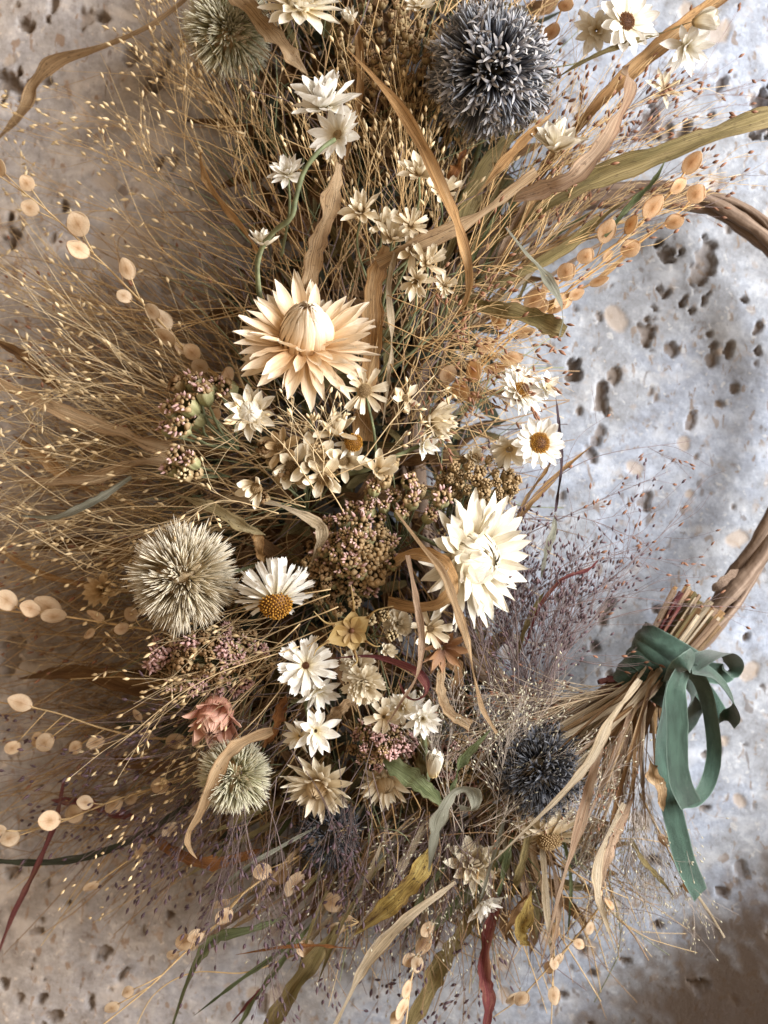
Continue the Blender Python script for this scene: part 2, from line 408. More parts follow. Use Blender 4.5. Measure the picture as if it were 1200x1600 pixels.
# wall
def wall_material():
    m, nt, N, L = new_mat('pitted stone')
    tc = N.new('ShaderNodeTexCoord')
    def noise(s, d, rough=.6):
        n = N.new('ShaderNodeTexNoise'); n.inputs['Scale'].default_value = s; n.inputs['Detail'].default_value = d
        n.inputs['Roughness'].default_value = rough; L.new(tc.outputs['Object'], n.inputs['Vector']); return n
    big = noise(14, 4); mid = noise(95, 7, .74); fine = noise(520, 5, .75); spot = noise(150, 2)
    r = ramp(N, [(0.30, (0.15, 0.13, 0.12)), (0.41, (0.235, 0.245, 0.266)), (0.53, (0.298, 0.317, 0.352)), (0.64, (0.40, 0.42, 0.455)), (0.72, (0.55, 0.56, 0.58))]); L.new(mid.outputs[0], r.inputs[0])
    rb = ramp(N, [(0.36, (0.80, 0.77, 0.74)), (0.48, (1.0, 1.0, 1.0)), (0.56, (0.98, 1.02, 1.10)), (0.66, (1.12, 1.16, 1.24))]); L.new(big.outputs[0], rb.inputs[0])
    c = mix(nt, 1.0, r.outputs[0], rb.outputs[0], 'MULTIPLY')
    rf = ramp(N, [(0.30, (0.74, 0.72, 0.70)), (0.42, (0.97, 0.97, 0.97)), (0.62, (1.06, 1.06, 1.06)), (0.72, (1.25, 1.25, 1.24))]); L.new(fine.outputs[0], rf.inputs[0])
    c = mix(nt, 1.0, c, rf.outputs[0], 'MULTIPLY')
    rs = ramp(N, [(0.60, (0, 0, 0)), (0.70, (0.5, 0.5, 0.5))]); L.new(spot.outputs[0], rs.inputs[0])
    c = mix(nt, rs.outputs[0], c, (0.30, 0.24, 0.19))
    def flecks(scale, seed, lo, hi, amount, colour, c, stretch=(1, 1, 1)):
        mp = N.new('ShaderNodeMapping'); mp.inputs['Location'].default_value = (seed, seed * .7, seed * 1.3); mp.inputs['Scale'].default_value = stretch
        mp.inputs['Rotation'].default_value = (0, .35, 0)
        L.new(tc.outputs['Object'], mp.inputs['Vector'])
        n = N.new('ShaderNodeTexNoise'); n.inputs['Scale'].default_value = scale; n.inputs['Detail'].default_value = 2.5; n.inputs['Distortion'].default_value = .6
        L.new(mp.outputs[0], n.inputs['Vector'])
        q = ramp(N, [(lo, (0, 0, 0)), (hi, (amount,) * 3)]); L.new(n.outputs[0], q.inputs[0])
        return mix(nt, q.outputs[0], c, colour)
    c = flecks(230, 3, .62, .66, .75, (0.20, 0.15, 0.11), c, (1.3, 1, .7))
    c = flecks(330, 7, .64, .70, .45, (0.58, 0.57, 0.55), c)
    c = flecks(60, 11, .54, .70, .5, (0.50, 0.515, 0.545), c, (.8, 1, 1.4))
    c = flecks(160, 17, .66, .70, .7, (0.13, 0.11, 0.10), c, (1.4, 1, .8))
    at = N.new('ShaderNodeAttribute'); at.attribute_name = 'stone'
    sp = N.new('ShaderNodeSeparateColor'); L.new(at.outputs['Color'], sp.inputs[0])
    c = mix(nt, at.outputs['Alpha'], c, (1.22, 1.03, 0.85), 'MULTIPLY')    # warm light of this end painted into the stone colour
    c = mix(nt, sp.outputs[0], c, (0.17, 0.125, 0.09))      # earth in the pits
    c = mix(nt, sp.outputs[1], c, (0.40, 0.33, 0.27))       # rounded pebbles set in the stone
    c = mix(nt, sp.outputs[2], c, (0.115, 0.08, 0.055))       # shade of the lower corner, painted brown
    hgt = N.new('ShaderNodeMath'); hgt.operation = 'ADD'; L.new(fine.outputs[0], hgt.inputs[0]); L.new(mid.outputs[0], hgt.inputs[1])
    finish(nt, c, 0.85, 0, hgt.outputs[0], 0.5, 0.0007, spec=.2)
    return m
M['wall'] = wall_material()

def bark_material():
    m, nt, N, L = new_mat('vine bark')
    n = uv_noise(nt, (9.0, 20.0), 6)
    n2 = uv_noise(nt, (2.0, 60.0), 3)
    r = ramp(N, [(0.3, (0.07, 0.045, 0.03)), (0.5, (0.17, 0.115, 0.08)), (0.72, (0.32, 0.24, 0.18))]); L.new(n.outputs[0], r.inputs[0])
    finish(nt, r.outputs[0], 0.75, 0, n2.outputs[0], 0.6, 0.0012)
    return m
M['bark'] = bark_material()

def velvet_material():
    m, nt, N, L = new_mat('green velvet')
    n = uv_noise(nt, (46.0, 300.0), 3)
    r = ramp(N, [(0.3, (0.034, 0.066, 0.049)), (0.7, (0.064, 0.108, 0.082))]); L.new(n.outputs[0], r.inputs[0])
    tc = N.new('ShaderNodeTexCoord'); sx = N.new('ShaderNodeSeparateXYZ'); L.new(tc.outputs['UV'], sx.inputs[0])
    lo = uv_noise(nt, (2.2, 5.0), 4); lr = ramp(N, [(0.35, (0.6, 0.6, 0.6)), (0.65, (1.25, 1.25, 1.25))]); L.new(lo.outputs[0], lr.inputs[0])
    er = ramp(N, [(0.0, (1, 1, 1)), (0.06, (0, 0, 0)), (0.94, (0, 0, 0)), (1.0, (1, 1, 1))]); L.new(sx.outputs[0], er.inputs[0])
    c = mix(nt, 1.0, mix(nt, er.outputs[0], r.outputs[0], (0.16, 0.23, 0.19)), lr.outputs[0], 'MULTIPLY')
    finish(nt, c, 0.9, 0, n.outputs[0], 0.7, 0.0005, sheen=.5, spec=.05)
    return m
M['velvet'] = velvet_material()

# ------------------------------------------------------------------ the stone wall
def build_wall():
    x0, x1, y0, y1, st = -320, 1520, -320, 1920, 3.3
    xs = np.arange(x0, x1, st); ys = np.arange(y0, y1, st)
    X, Y = np.meshgrid(xs, ys)
    H = np.zeros_like(X); pit = np.zeros_like(X); peb = np.zeros_like(X)
    r2 = np.random.default_rng(11)
    def vnoise(freq, seed):
        g = np.random.default_rng(seed).random((int((y1 - y0) * freq) + 3, int((x1 - x0) * freq) + 3))
        fx = (X - x0) * freq; fy = (Y - y0) * freq
        ix = fx.astype(int); iy = fy.astype(int); tx = fx - ix; ty = fy - iy
        tx = tx * tx * (3 - 2 * tx); ty = ty * ty * (3 - 2 * ty)
        return (g[iy, ix] * (1 - tx) + g[iy, ix + 1] * tx) * (1 - ty) + (g[iy + 1, ix] * (1 - tx) + g[iy + 1, ix + 1] * tx) * ty
    H += 7 * (vnoise(1 / 150, 1) - .5) + 2.2 * (vnoise(1 / 45, 2) - .5) + .8 * (vnoise(1 / 16, 3) - .5) + .6 * (vnoise(1 / 7, 4) - .5)
    wob = vnoise(1 / 14, 5) - .5; wob2 = vnoise(1 / 7, 6) - .5
    def dent(cx, cy, rx, ry, rot, depth, arr, sign=-1, hard=.35, wobble=1.0):
        R_ = max(rx, ry) * 1.8
        i0, i1 = max(0, int((cx - R_ - x0) / st)), int((cx + R_ - x0) / st) + 2
        j0, j1 = max(0, int((cy - R_ - y0) / st)), int((cy + R_ - y0) / st) + 2
        sl = (slice(j0, j1), slice(i0, i1))
        dx = X[sl] - cx; dy = Y[sl] - cy
        c, s = math.cos(rot), math.sin(rot)
        q = np.sqrt(((dx * c + dy * s) / rx) ** 2 + ((-dx * s + dy * c) / ry) ** 2)
        q = q + wobble * (wob[sl] * .8 + wob2[sl] * .45)
        k = np.clip((1 - q) / hard, 0, 1); k = k * k * (3 - 2 * k)
        H[sl] += sign * depth * k
        arr[sl] = np.maximum(arr[sl], k)
    known = [(1045, 393, 24, 18, .5, 14), (1100, 418, 20, 42, .1, 10), (1012, 512, 17, 32, .2, 9), (1044, 546, 13, 18, .3, 9),
             (1112, 556, 14, 28, 0, 9), (896, 578, 12, 18, -.3, 15), (938, 628, 14, 30, .1, 10), (1192, 168, 30, 36, .2, 16),
             (1068, 206, 10, 24, .2, 12), (1012, 196, 16, 30, .1, 11), (1038, 205, 14, 14, 0, 7), (1038, 460, 10, 12, 0, 10),
             (1068, 470, 7, 15, .2, 12), (1080, 482, 7, 9, 0, 12), (1165, 470, 9, 9, 0, 9), (1188, 510, 9, 14, 0, 8),
             (1185, 548, 7, 8, 0, 8), (1138, 548, 8, 17, .1, 9), (1130, 125, 6, 12, .4, 9), (1112, 178, 6, 9, 0, 8),
             (12, 134, 24, 24, .3, 18), (40, 40, 13, 10, .3, 12), (82, 5, 8, 26, .1, 10), (160, 28, 9, 11, 0, 12), (135, 30, 14, 16, 0, 7),
             (16, 365, 16, 26, .1, 15), (100, 324, 8, 9, 0, 12), (200, 86, 16, 14, .2, 9), (250, 118, 11, 22, .4, 14), (232, 130, 10, 16, .2, 12),
             (262, 72, 8, 7, 0, 10), (248, 262, 8, 12, .3, 9), (70, 126, 8, 6, 0, 9), (68, 58, 5, 10, 0, 8),
             (158, 1487, 20, 9, -.15, 12), (8, 1538, 9, 8, 0, 10), (62, 1562, 8, 11, .2, 10), (80, 1590, 16, 8, -.4, 9), (28, 1562, 12, 7, 0, 7),
             (18, 1360, 14, 9, 0, 9), (100, 1305, 8, 16, .2, 8), (190, 1525, 9, 12, .3, 8), (48, 1515, 6, 5, 0, 9), (70, 1530, 5, 5, 0, 9),
             (140, 1570, 6, 8, 0, 8), (108, 1412, 10, 5, -.2, 8), (262, 1430, 8, 7, 0, 9), (60, 1455, 14, 6, -.1, 6),
             (945, 955, 12, 24, .3, 9), (885, 1012, 9, 8, 0, 7), (930, 1010, 11, 9, .2, 7), (872, 930, 8, 8, 0, 6), (905, 945, 8, 7, 0, 6),
             (1105, 1180, 8, 9, 0, 10), (1165, 992, 5, 14, .1, 7), (1098, 1262, 8, 6, 0, 7), (1165, 1165, 8, 6, 0, 6), (1190, 1070, 8, 9, 0, 6),
             (1020, 1345, 9, 7, .3, 12), (1125, 1390, 8, 6, 0, 9), (1028, 1447, 10, 8, 0, 10), (1066, 1508, 16, 6, -.3, 10),
             (925, 1520, 10, 8, .2, 8), (880, 1555, 9, 6, 0, 9), (920, 1590, 9, 7, 0, 9), (1045, 1565, 17, 8, -.3, 10), (1110, 1440, 12, 7, -.2, 8),
             (1180, 1430, 16, 9, -.2, 7), (975, 1500, 8, 6, 0, 8), (935, 690, 12, 24, .1, 5), (960, 590, 9, 14, 0, 6), (905, 640, 10, 16, .3, 5)]
    for cx, cy, rx, ry, rot, d in known:
        dent(cx, cy, rx * .9, ry * .9, rot, d * 1.15, pit, hard=.26, wobble=1.7)
    for _ in range(420):
        cx, cy = r2.uniform(-300, 1500), r2.uniform(-300, 1900)
        r = 2.6 + r2.exponential(2.3); el = r2.uniform(1, 2.2)
        dent(cx, cy, r, r * el, r2.uniform(-.6, .6), 1.8 + r * .6, pit, hard=.28)
    for _ in range(150):
        cx, cy = r2.uniform(-300, 1500), r2.uniform(-300, 1900)
        r = r2.uniform(6, 18); dent(cx, cy, r * 1.4, r, r2.uniform(0, 3), 2.5, peb, -1, .3, .5)
    dent(200, 385, 62, 50, .2, 3, peb, -1, .2, .4); dent(110, 1390, 30, 14, -.2, 3, peb, -1, .2, .4)
    # the stone swells towards the room at its lower corner, steepened to shade itself
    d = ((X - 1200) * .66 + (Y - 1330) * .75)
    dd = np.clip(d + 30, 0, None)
    H += np.where(dd < 140, dd ** 2 / 85.0, 230.6 + (dd - 140) * 3.294 * np.exp(-np.clip(dd - 140, 0, None) / 400))
    corner_shade = np.clip((d + 25 + wob * 70 + wob2 * 30) / 85, 0, 1) * .9  # mask for the painted corner shade, edge broken by noise
    s = CAM_D * TAN / 600
    co = np.stack([(X - 600) * s, -H * s, (800 - Y) * s], -1)
    mb = MB(); mb.grid(co[::-1])
    me = mb.mesh('wall', M['wall'])
    ca = me.color_attributes.new('stone', 'FLOAT_COLOR', 'POINT')
    dat = np.stack([pit * (.40 + .5 * vnoise(1 / 60, 9)), peb * .75 * (1 - pit), corner_shade, np.clip((620 - X + wob * 160) / 420, 0, 1)], -1)[::-1].reshape(-1, 4)  # alpha carries the painted warm light, growing towards low X
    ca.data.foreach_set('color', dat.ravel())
    o = obj('wall', me)
    tag(o, kind='structure')
build_wall()

# ------------------------------------------------------------------ blades and ribbons
def strip_mesh(name, pts, w, mat, tw=0.0, profile='leaf', cup=0.16, n=44, wav=0.04, seed=0, nb=7, face=None, thick=0.0, crink=0.0):
    """pts: world points; w: width in metres; tw: twist (radians), number or list over the length"""
    r = np.random.default_rng(seed + 101)
    c = spline(pts, n)
    t = np.linspace(0, 1, n)
    tan = norm(np.gradient(c, axis=0))
    ref = np.array([0, -1.0, 0]) if face is None else np.asarray(face, float)
    nr = norm(ref - tan * (tan @ ref)[:, None] + 1e-6)
    twl = np.interp(t, np.linspace(0, 1, len(tw)), tw) if isinstance(tw, (list, tuple)) else np.full(n, tw)
    if crink: twl = twl + spline(r.normal(0, .42, 7)[:, None], n)[:, 0]
    side = np.cross(tan, nr)
    s2 = side * np.cos(twl)[:, None] + nr * np.sin(twl)[:, None]
    n2 = np.cross(s2, tan)
    if profile == 'leaf': pr = np.minimum(1, (1 - t) * 3.2) ** .8 * np.minimum(1, .45 + t * 2.2)
    elif profile == 'both': pr = np.sin(np.pi * np.clip(t, .015, .985)) ** .85
    elif profile == 'blunt': pr = np.minimum(1, .6 + t * 1.5) * np.where(t > .985, .92, 1)
    elif profile == 'thin': pr = np.minimum(1, (1 - t) * 1.6 + .06) * np.minimum(1, .6 + t)
    elif profile == 'fat': pr = .25 + .75 * np.sin(np.pi * np.clip(t * .92 + .05, 0, 1)) ** 1.3
    else: pr = np.ones(n)
    ww = w * .5 * np.maximum(pr, .03) * (1 + wav * 2 * (np.interp(t, np.linspace(0, 1, 20), r.uniform(-1, 1, 20))))
    u = np.linspace(-1, 1, nb)
    ruff = np.stack([np.interp(t, np.linspace(0, 1, 16), r.uniform(-1, 1, 16)) for _ in range(2)], 1) * wav * 1.4
    g = (c[:, None] + s2[:, None] * (u[None, :, None] * ww[:, None, None])
         + n2[:, None] * ((cup * (u ** 2)[None, :] * 1.0 + np.where(u < 0, ruff[:, :1], ruff[:, 1:]) * np.abs(u)[None, :] ** 2) * ww[:, None])[:, :, None])
    if crink:
        lines = r.normal(0, 1, nb); lines[::2] -= .6; lines[1::2] += .6
        g = g + n2[:, None] * ((lines[None] * crink + r.normal(0, crink * .35, (n, nb))) * ww[:, None])[:, :, None]
        bow = np.interp(t, np.linspace(0, 1, 9), r.uniform(-1, 1, 9)) * ww * .22
        g = g + n2[:, None] * bow[:, None, None]
    mb = MB()
    U_, V_ = np.meshgrid(np.linspace(0, 1, nb), t * max(1.0, np.linalg.norm(np.diff(c, axis=0), axis=1).sum() / 0.09))
    mb.grid(g, uv=np.stack([U_, V_], -1))
    if thick:
        mb.grid((g - n2[:, None] * thick)[:, ::-1], uv=np.stack([U_, V_], -1))
    return mb.mesh(name, mat)

LAND = [(95, 60, 'arching tan blade'), (40, 300, 'left pod sprig'), (200, 430, 'middle of the left pod sprig'), (355, 60, 'greenish thistle'), (440, 150, 'twin white everlastings'),
        (200, 200, 'big bare stone'), (60, 620, 'straight tan blade'), (60, 750, 'S-shaped tan blade'), (100, 810, 'grey green blade'), (285, 900, 'tan globe thistle'), (290, 630, 'green yarrow'),
        (60, 950, 'short pod sprig'), (150, 970, 'shaded tan flower'), (330, 1040, 'mauve yarrow'), (340, 1110, 'pink strawflower'), (60, 1140, 'second pod sprig'), (110, 1265, 'round pod sprig'),
        (370, 1210, 'small green thistle'), (220, 1330, 'three strung pods'), (60, 1345, 'dark green blade'), (120, 1480, 'grey lower stone'), (300, 1480, 'long orange pod sprig'), (420, 1440, 'bent green blade'),
        (500, 1230, 'tan strawflower'), (480, 1480, 'thin rust blade'), (600, 1420, 'mottled leaf'), (560, 1530, 'straw blade at the edge'), (690, 1540, 'olive brown blade'), (760, 1530, 'burgundy blade'),
        (840, 1200, 'dark blue thistle'), (860, 1310, 'brown-eyed cream strawflower'), (735, 1350, 'crumpled cream flower'), (700, 1250, 'pale green curl'), (960, 1400, 'pale hanging blade'), (860, 1540, 'small round pods'),
        (1020, 1230, 'brown husk leaf'), (900, 1100, 'straw bundle plumes'), (1090, 1200, 'ribbon loop'), (740, 870, 'white strawflower'), (870, 760, 'dark purple stem'), (850, 880, 'pale green leaf'),
        (910, 890, 'purple brown blade'), (845, 690, 'orange-ringed daisy'), (850, 605, 'cupped white star'), (1000, 750, 'bare pale stone'), (1050, 900, 'stone above the bundle'), (1180, 850, 'lower vine ring'),
        (880, 500, 'square cut leaf'), (760, 560, 'bushy orange pods'), (690, 660, 'fanned cream flower'), (1000, 350, 'orange pod spray'), (1120, 320, 'upper vine ring'), (1100, 220, 'broad olive blade'),
        (870, 230, 'white cup flower'), (980, 40, 'brown-eyed daisy'), (1090, 50, 'tulip-shaped flower'), (1040, 140, 'small cream flower'), (770, 110, 'blue thistle'), (610, 110, 'brown seed umbel'),
        (650, 280, 'upper cream florets'), (600, 350, 'cream spray'), (470, 10, 'top strawflower'), (680, 30, 'top edge by the umbel'), (480, 500, 'peach strawflower'), (470, 720, 'brown cluster'),
        (390, 645, 'ivory everlasting'), (560, 850, 'pink yarrow'), (610, 600, 'wide brown blade'), (720, 740, 'beaded tan yarrow'), (480, 1040, 'shaggy white everlasting'), (660, 1120, 'white star')]
def near(px, py):
    return min(LAND, key=lambda l: math.hypot(l[0] - px, l[1] - py))[2]

BL = [0]
def blade(label, pts, w, mat, tw=0.0, profile='leaf', name='dried_leaf', cat='dried leaf', group=None, **k):
    BL[0] += 1
    hm = np.mean([p[2] for p in pts])
    k.setdefault('wav', .13); k.setdefault('cup', .26); k.setdefault('crink', .05)
    me = strip_mesh(name, [P(*p) for p in pts], U(w * .70, hm), M[mat], tw, profile, seed=BL[0], **k)
    return tag(obj(name, me), label, cat, group)

# ------------------------------------------------------------------ petals and flowers
def petal_mesh(name, mat, wid=0.3, curve=0.1, cup=0.25, tip='point', n=9, nb=5, seed=0):
    r = np.random.default_rng(seed)
    t = np.linspace(0, 1, n)
    if tip == 'point': pr = np.minimum(1, .5 + 1.1 * t) * np.clip((1 - t) * 2.8, .02, 1) ** .72
    elif tip == 'round': pr = (.4 + .6 * np.sin(np.pi * np.clip(t * .72 + .1, 0, 1))) * np.clip((1 - t) * 5, .05, 1) ** .5
    else: pr = (.45 + .55 * t) * np.clip((1 - t) * 7, .3, 1) ** .5
    u = np.linspace(-1, 1, nb)
    X = np.repeat(t[:, None], nb, 1)
    if tip == 'notch': X[-1] -= np.array([0.0, .07, 0.02, .09, 0.01])[:nb] if nb == 5 else 0
    Y = u[None] * pr[:, None] * wid * .5
    Z = curve * t[:, None] ** 2 + cup * wid * .5 * (u ** 2)[None] * pr[:, None] + r.normal(0, .012, (n, nb)) * t[:, None]
    Y = Y + r.normal(0, .006, (n, 1)) * t[:, None]
    tw = r.uniform(-.45, .45) * t[:, None] ** 1.5
    Zr = Z + 0 * X; off = r.uniform(-.06, .06) * t[:, None] ** 2
    Yr = Y * np.cos(tw) - (Zr - curve * t[:, None] ** 2) * np.sin(tw) + off
    Zr = Y * np.sin(tw) + (Zr - curve * t[:, None] ** 2) * np.cos(tw) + curve * t[:, None] ** 2
    g = np.stack([X, Yr, Zr], -1)
    mb = MB(); uu, vv = np.meshgrid(np.linspace(0, 1, nb), t)
    mb.grid(g, uv=np.stack([uu, vv], -1))
    return mb.mesh(name, mat)

def dome_petal_mesh(name, mat, wid=0.55, top=80, seed=0, n=10, nb=5):
    r = np.random.default_rng(seed)
    t = np.linspace(0, 1, n); th = np.radians(t * top)
    pr = np.clip((1 - t) * 2.4, .03, 1) ** .7 * (.75 + .25 * np.sin(np.pi * t))
    u = np.linspace(-1, 1, nb)
    a = u[None] * (wid * .5) * pr[:, None]
    rad = np.cos(th)[:, None] * (1 + .08 * (1 - (u ** 2)[None]) + .10 * u[None])
    ang = a / np.maximum(np.cos(th)[:, None], .35)
    g = np.stack([rad * np.cos(ang), rad * np.sin(ang), np.sin(th)[:, None] + 0 * ang], -1)
    g[-3:] += np.array([[.01, 0, .01], [.025, 0, .015], [.05, 0, .02]])[:, None]
    g += (r.normal(0, .012, g.shape))
    mb = MB(); uu, vv = np.meshgrid(np.linspace(0, 1, nb), .25 + .75 * t)
    mb.grid(g, uv=np.stack([uu, vv], -1))
    return mb.mesh(name, mat)

CACHE = {}
def petals_for(mat, wid, curve, cup, tip):
    key = (mat, wid, curve, cup, tip)
    if key not in CACHE:
        CACHE[key] = [petal_mesh('petal', M[mat], wid * f, curve + dc, cup, tip, seed=i * 7 + 1)
                      for i, (f, dc) in enumerate(((1, 0), (.86, .07), (1.1, -.05), (.94, .14), (1.04, -.10)))]
    return CACHE[key]

def disc_mesh(kind, n=170, flat=.55):
    key = ('disc', kind, n, flat)
    if key in CACHE: return CACHE[key]
    mb = MB()
    i = np.arange(n) + .5
    z = 1 - i / n; ph = i * 2.399963
    rr = np.sqrt(1 - z ** 2)
    d = np.stack([rr * np.cos(ph), rr * np.sin(ph), z], -1)
    mb.spindles(d * np.array([.86, .86, flat * .86]), d * [1, 1, 1.3] + rng.normal(0, .12, (n, 3)), rng.uniform(.13, .26, n), .13, k=4,
                profile=((0, .5), (.5, .8), (.85, 1.0), (1, .4)))
    th = np.linspace(0, math.pi / 2, 6); a = np.linspace(0, 2 * math.pi, 16, endpoint=False)
    g = np.stack([np.cos(th)[:, None] * np.cos(a), np.cos(th)[:, None] * np.sin(a), flat * np.sin(th)[:, None] + 0 * a], -1) * .9
    mb.grid(g, closed=True, uv=np.full((6, 16, 2), .2))
    CACHE[key] = mb.mesh('disc', M['disc_' + kind])
    return CACHE[key]

def ring_mat(az, el, base_r, length, zoff=0.0, roll=0.0):
    return (Matrix.Rotation(az, 4, 'Z') @ Matrix.Translation((base_r, 0, zoff)) @ Matrix.Rotation(-el, 4, 'Y')
            @ Matrix.Rotation(roll, 4, 'X') @ Matrix.Diagonal((length, length, length, 1)))

def flower(name, label, px, py, h, diam, axis, mat, rings, centre=None, cw=0.3, seed=0, group='dried flower heads', spin=0.0,
           wid=.32, curve=.1, cup=.3, tip='point', stem=None, stem_w=5, stem_mat='stem_green', cat='flower', dome=None, drop=0.0, flat=.55, jit=None, inner=None):
    """rings: (count, elevation deg, length fraction of radius, base radius fraction, height fraction)"""
    r = random.Random(seed + 5)
    Rm = U(diam / 2, h) / 1.17
    root = empty(name, P(px, py, h), axis, spin)
    ps = petals_for(mat, wid, curve, cup, tip)
    if jit is None: jit = 24 if name == 'dried_daisy' or name == 'carnation_tuft' else 10
    for (cnt, el, ln, br, zo) in rings:
        off = r.uniform(0, 6.28)
        for i in range(cnt):
            if r.random() < drop: continue
            az = off + 6.28318 * i / cnt + r.uniform(-.5, .5) * 3.0 / cnt
            obj('petal', ps[r.choice((0, 0, 1, 1, 2, 3, 4))], root,
                ring_mat(az, R(el + r.uniform(-jit, jit)), Rm * br, Rm * ln * r.uniform(.86, 1.1), Rm * zo + r.uniform(-.02, .02) * Rm, r.uniform(-.3, .3)))
    if dome:
        dr, dh, dz, dm = dome
        key = ('dome', dm)
        if key not in CACHE:
            CACHE[key] = [dome_petal_mesh('dome_petal', M[dm], w_, tp, s_) for w_, tp, s_ in ((.50, 62, 1), (.46, 72, 2), (.42, 80, 3), (.36, 84, 4))]
        ck = ('core', dm)
        if ck not in CACHE:
            mb = MB(); th = np.linspace(-.4, math.pi / 2, 9); a = np.linspace(0, 6.28318, 18, endpoint=False)
            mb.grid(np.stack([np.cos(th)[:, None] * np.cos(a), np.cos(th)[:, None] * np.sin(a), np.sin(th)[:, None] + 0 * a], -1) * .88,
                    closed=True, uv=np.full((9, 18, 2), .3))
            CACHE[ck] = mb.mesh('bud', M[dm])
        bud = obj('bud', CACHE[ck], root, Matrix.Translation((0, 0, Rm * dz)) @ Matrix.Diagonal((Rm * dr, Rm * dr, Rm * dh, 1)))
        for li, cnt in ((3, 7), (2, 9), (1, 11), (0, 11)):
            sc = 1 - .055 * li
            for i in range(cnt):
                az = 6.28318 * (i + .37 * li) / cnt + r.uniform(-.1, .1)
                obj('bud_petal', CACHE[key][li], bud, Matrix.Rotation(az, 4, 'Z')
                    @ Matrix.Diagonal((sc * r.uniform(.97, 1.04), sc, (1 + .03 * li) * r.uniform(.95, 1.03), 1)))
    if centre:
        obj('disc', disc_mesh(centre, flat=flat), root, Matrix.Translation((0, 0, Rm * .05)) @ Matrix.Diagonal((Rm * cw, Rm * cw, Rm * cw, 1)))
    if inner:
        obj('disc_eye', disc_mesh(inner[0], 60, .45), root, Matrix.Translation((0, 0, Rm * inner[2])) @ Matrix.Diagonal((Rm * inner[1],) * 3 + (1,)))
    # calyx under the petals
    key = 'calyx_cup'
    if key not in CACHE:
        mb = MB(); zz = np.array([-.55, -.5, -.3, -.08, .05]); rr = np.array([.12, .3, .75, 1, .9]); a = np.linspace(0, 6.28318, 14, endpoint=False)
        mb.grid(np.stack([rr[:, None] * np.cos(a), rr[:, None] * np.sin(a), zz[:, None] + 0 * a], -1), closed=True)
        CACHE[key] = mb.mesh('calyx', M['calyx_tan'])
    cs = Rm * max(.16, (dome[0] if dome else cw) * .7)
    obj('calyx', CACHE[key], root, Matrix.Translation((0, 0, -.02 * Rm)) @ Matrix.Diagonal((cs, cs, cs, 1)))
    if stem:
        mb = MB(); pts = [P(*p) for p in stem]
        mb.tube(spline(pts, 24), np.linspace(.8, 1.05, 24) * U(stem_w / 2, h) * (1 + .12 * np.sin(np.arange(24) * 2.1)), 7)
        s = obj('stem', mb.mesh('stem', M[stem_mat]), root)
        bpy.context.view_layer.update()
        s.matrix_basis = root.matrix_world.inverted()
    tag(root, label, cat, group)
    return root

EVER = [(9, 12, 1.0, .10, -.02), (9, 32, .92, .09, .03), (7, 58, .72, .07, .06)]      # papery everlasting
EVERF = [(14, 2, 1.0, .2, -.03), (14, 14, .95, .19, .02), (11, 28, .8, .18, .05)]    # open daisy
RAG = [(7, 10, 1.0, .18, 0), (5, 42, .8, .14, .04)]
STAR = [(7, 8, 1.0, .08, 0), (6, 36, .85, .07, .03)]

# ------------------------------------------------------------------ globe thistles
def floret_meshes(kind):
    key = ('floret', kind)
    if key in CACHE: return CACHE[key]
    out = []
    for s in range(4):
        mb = MB()
        nb = 11 if kind != 'blue' else 10
        a = rng.uniform(0, 6.28, nb); sp = np.sqrt(rng.random(nb)) * (.36 if kind != 'blue' else .22)
        d = np.stack([np.cos(a) * sp, np.sin(a) * sp, np.ones(nb)], -1)
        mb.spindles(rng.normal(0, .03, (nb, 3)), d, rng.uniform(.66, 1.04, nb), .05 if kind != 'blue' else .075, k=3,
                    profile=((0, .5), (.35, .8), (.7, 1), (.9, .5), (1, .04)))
        mats = [M['th_' + kind]]
        if kind in ('blue', 'dark'):
            mats.append(M['th_petal'] if kind == 'blue' else M['th_dark'])
            nl = 4
            for k in range(nl):
                az = 6.28 * k / nl + rng.uniform(-.4, .4); b = rng.uniform(.12, .26)
                p = [(0, 0, .78), (math.cos(az) * b * .5, math.sin(az) * b * .5, .96), (math.cos(az) * b * 1.1, math.sin(az) * b * 1.1, .98 + rng.uniform(-.08, .1))]
                c = spline(p, 5); side = np.array([-math.sin(az), math.cos(az), 0]) * .03 * np.array([.6, 1, 1, .8, .2])[:, None]
                mb.grid(np.stack([c - side, c + side], 1), mi=1)
        out.append(mb.mesh('floret', mats))
    CACHE[key] = out
    return out

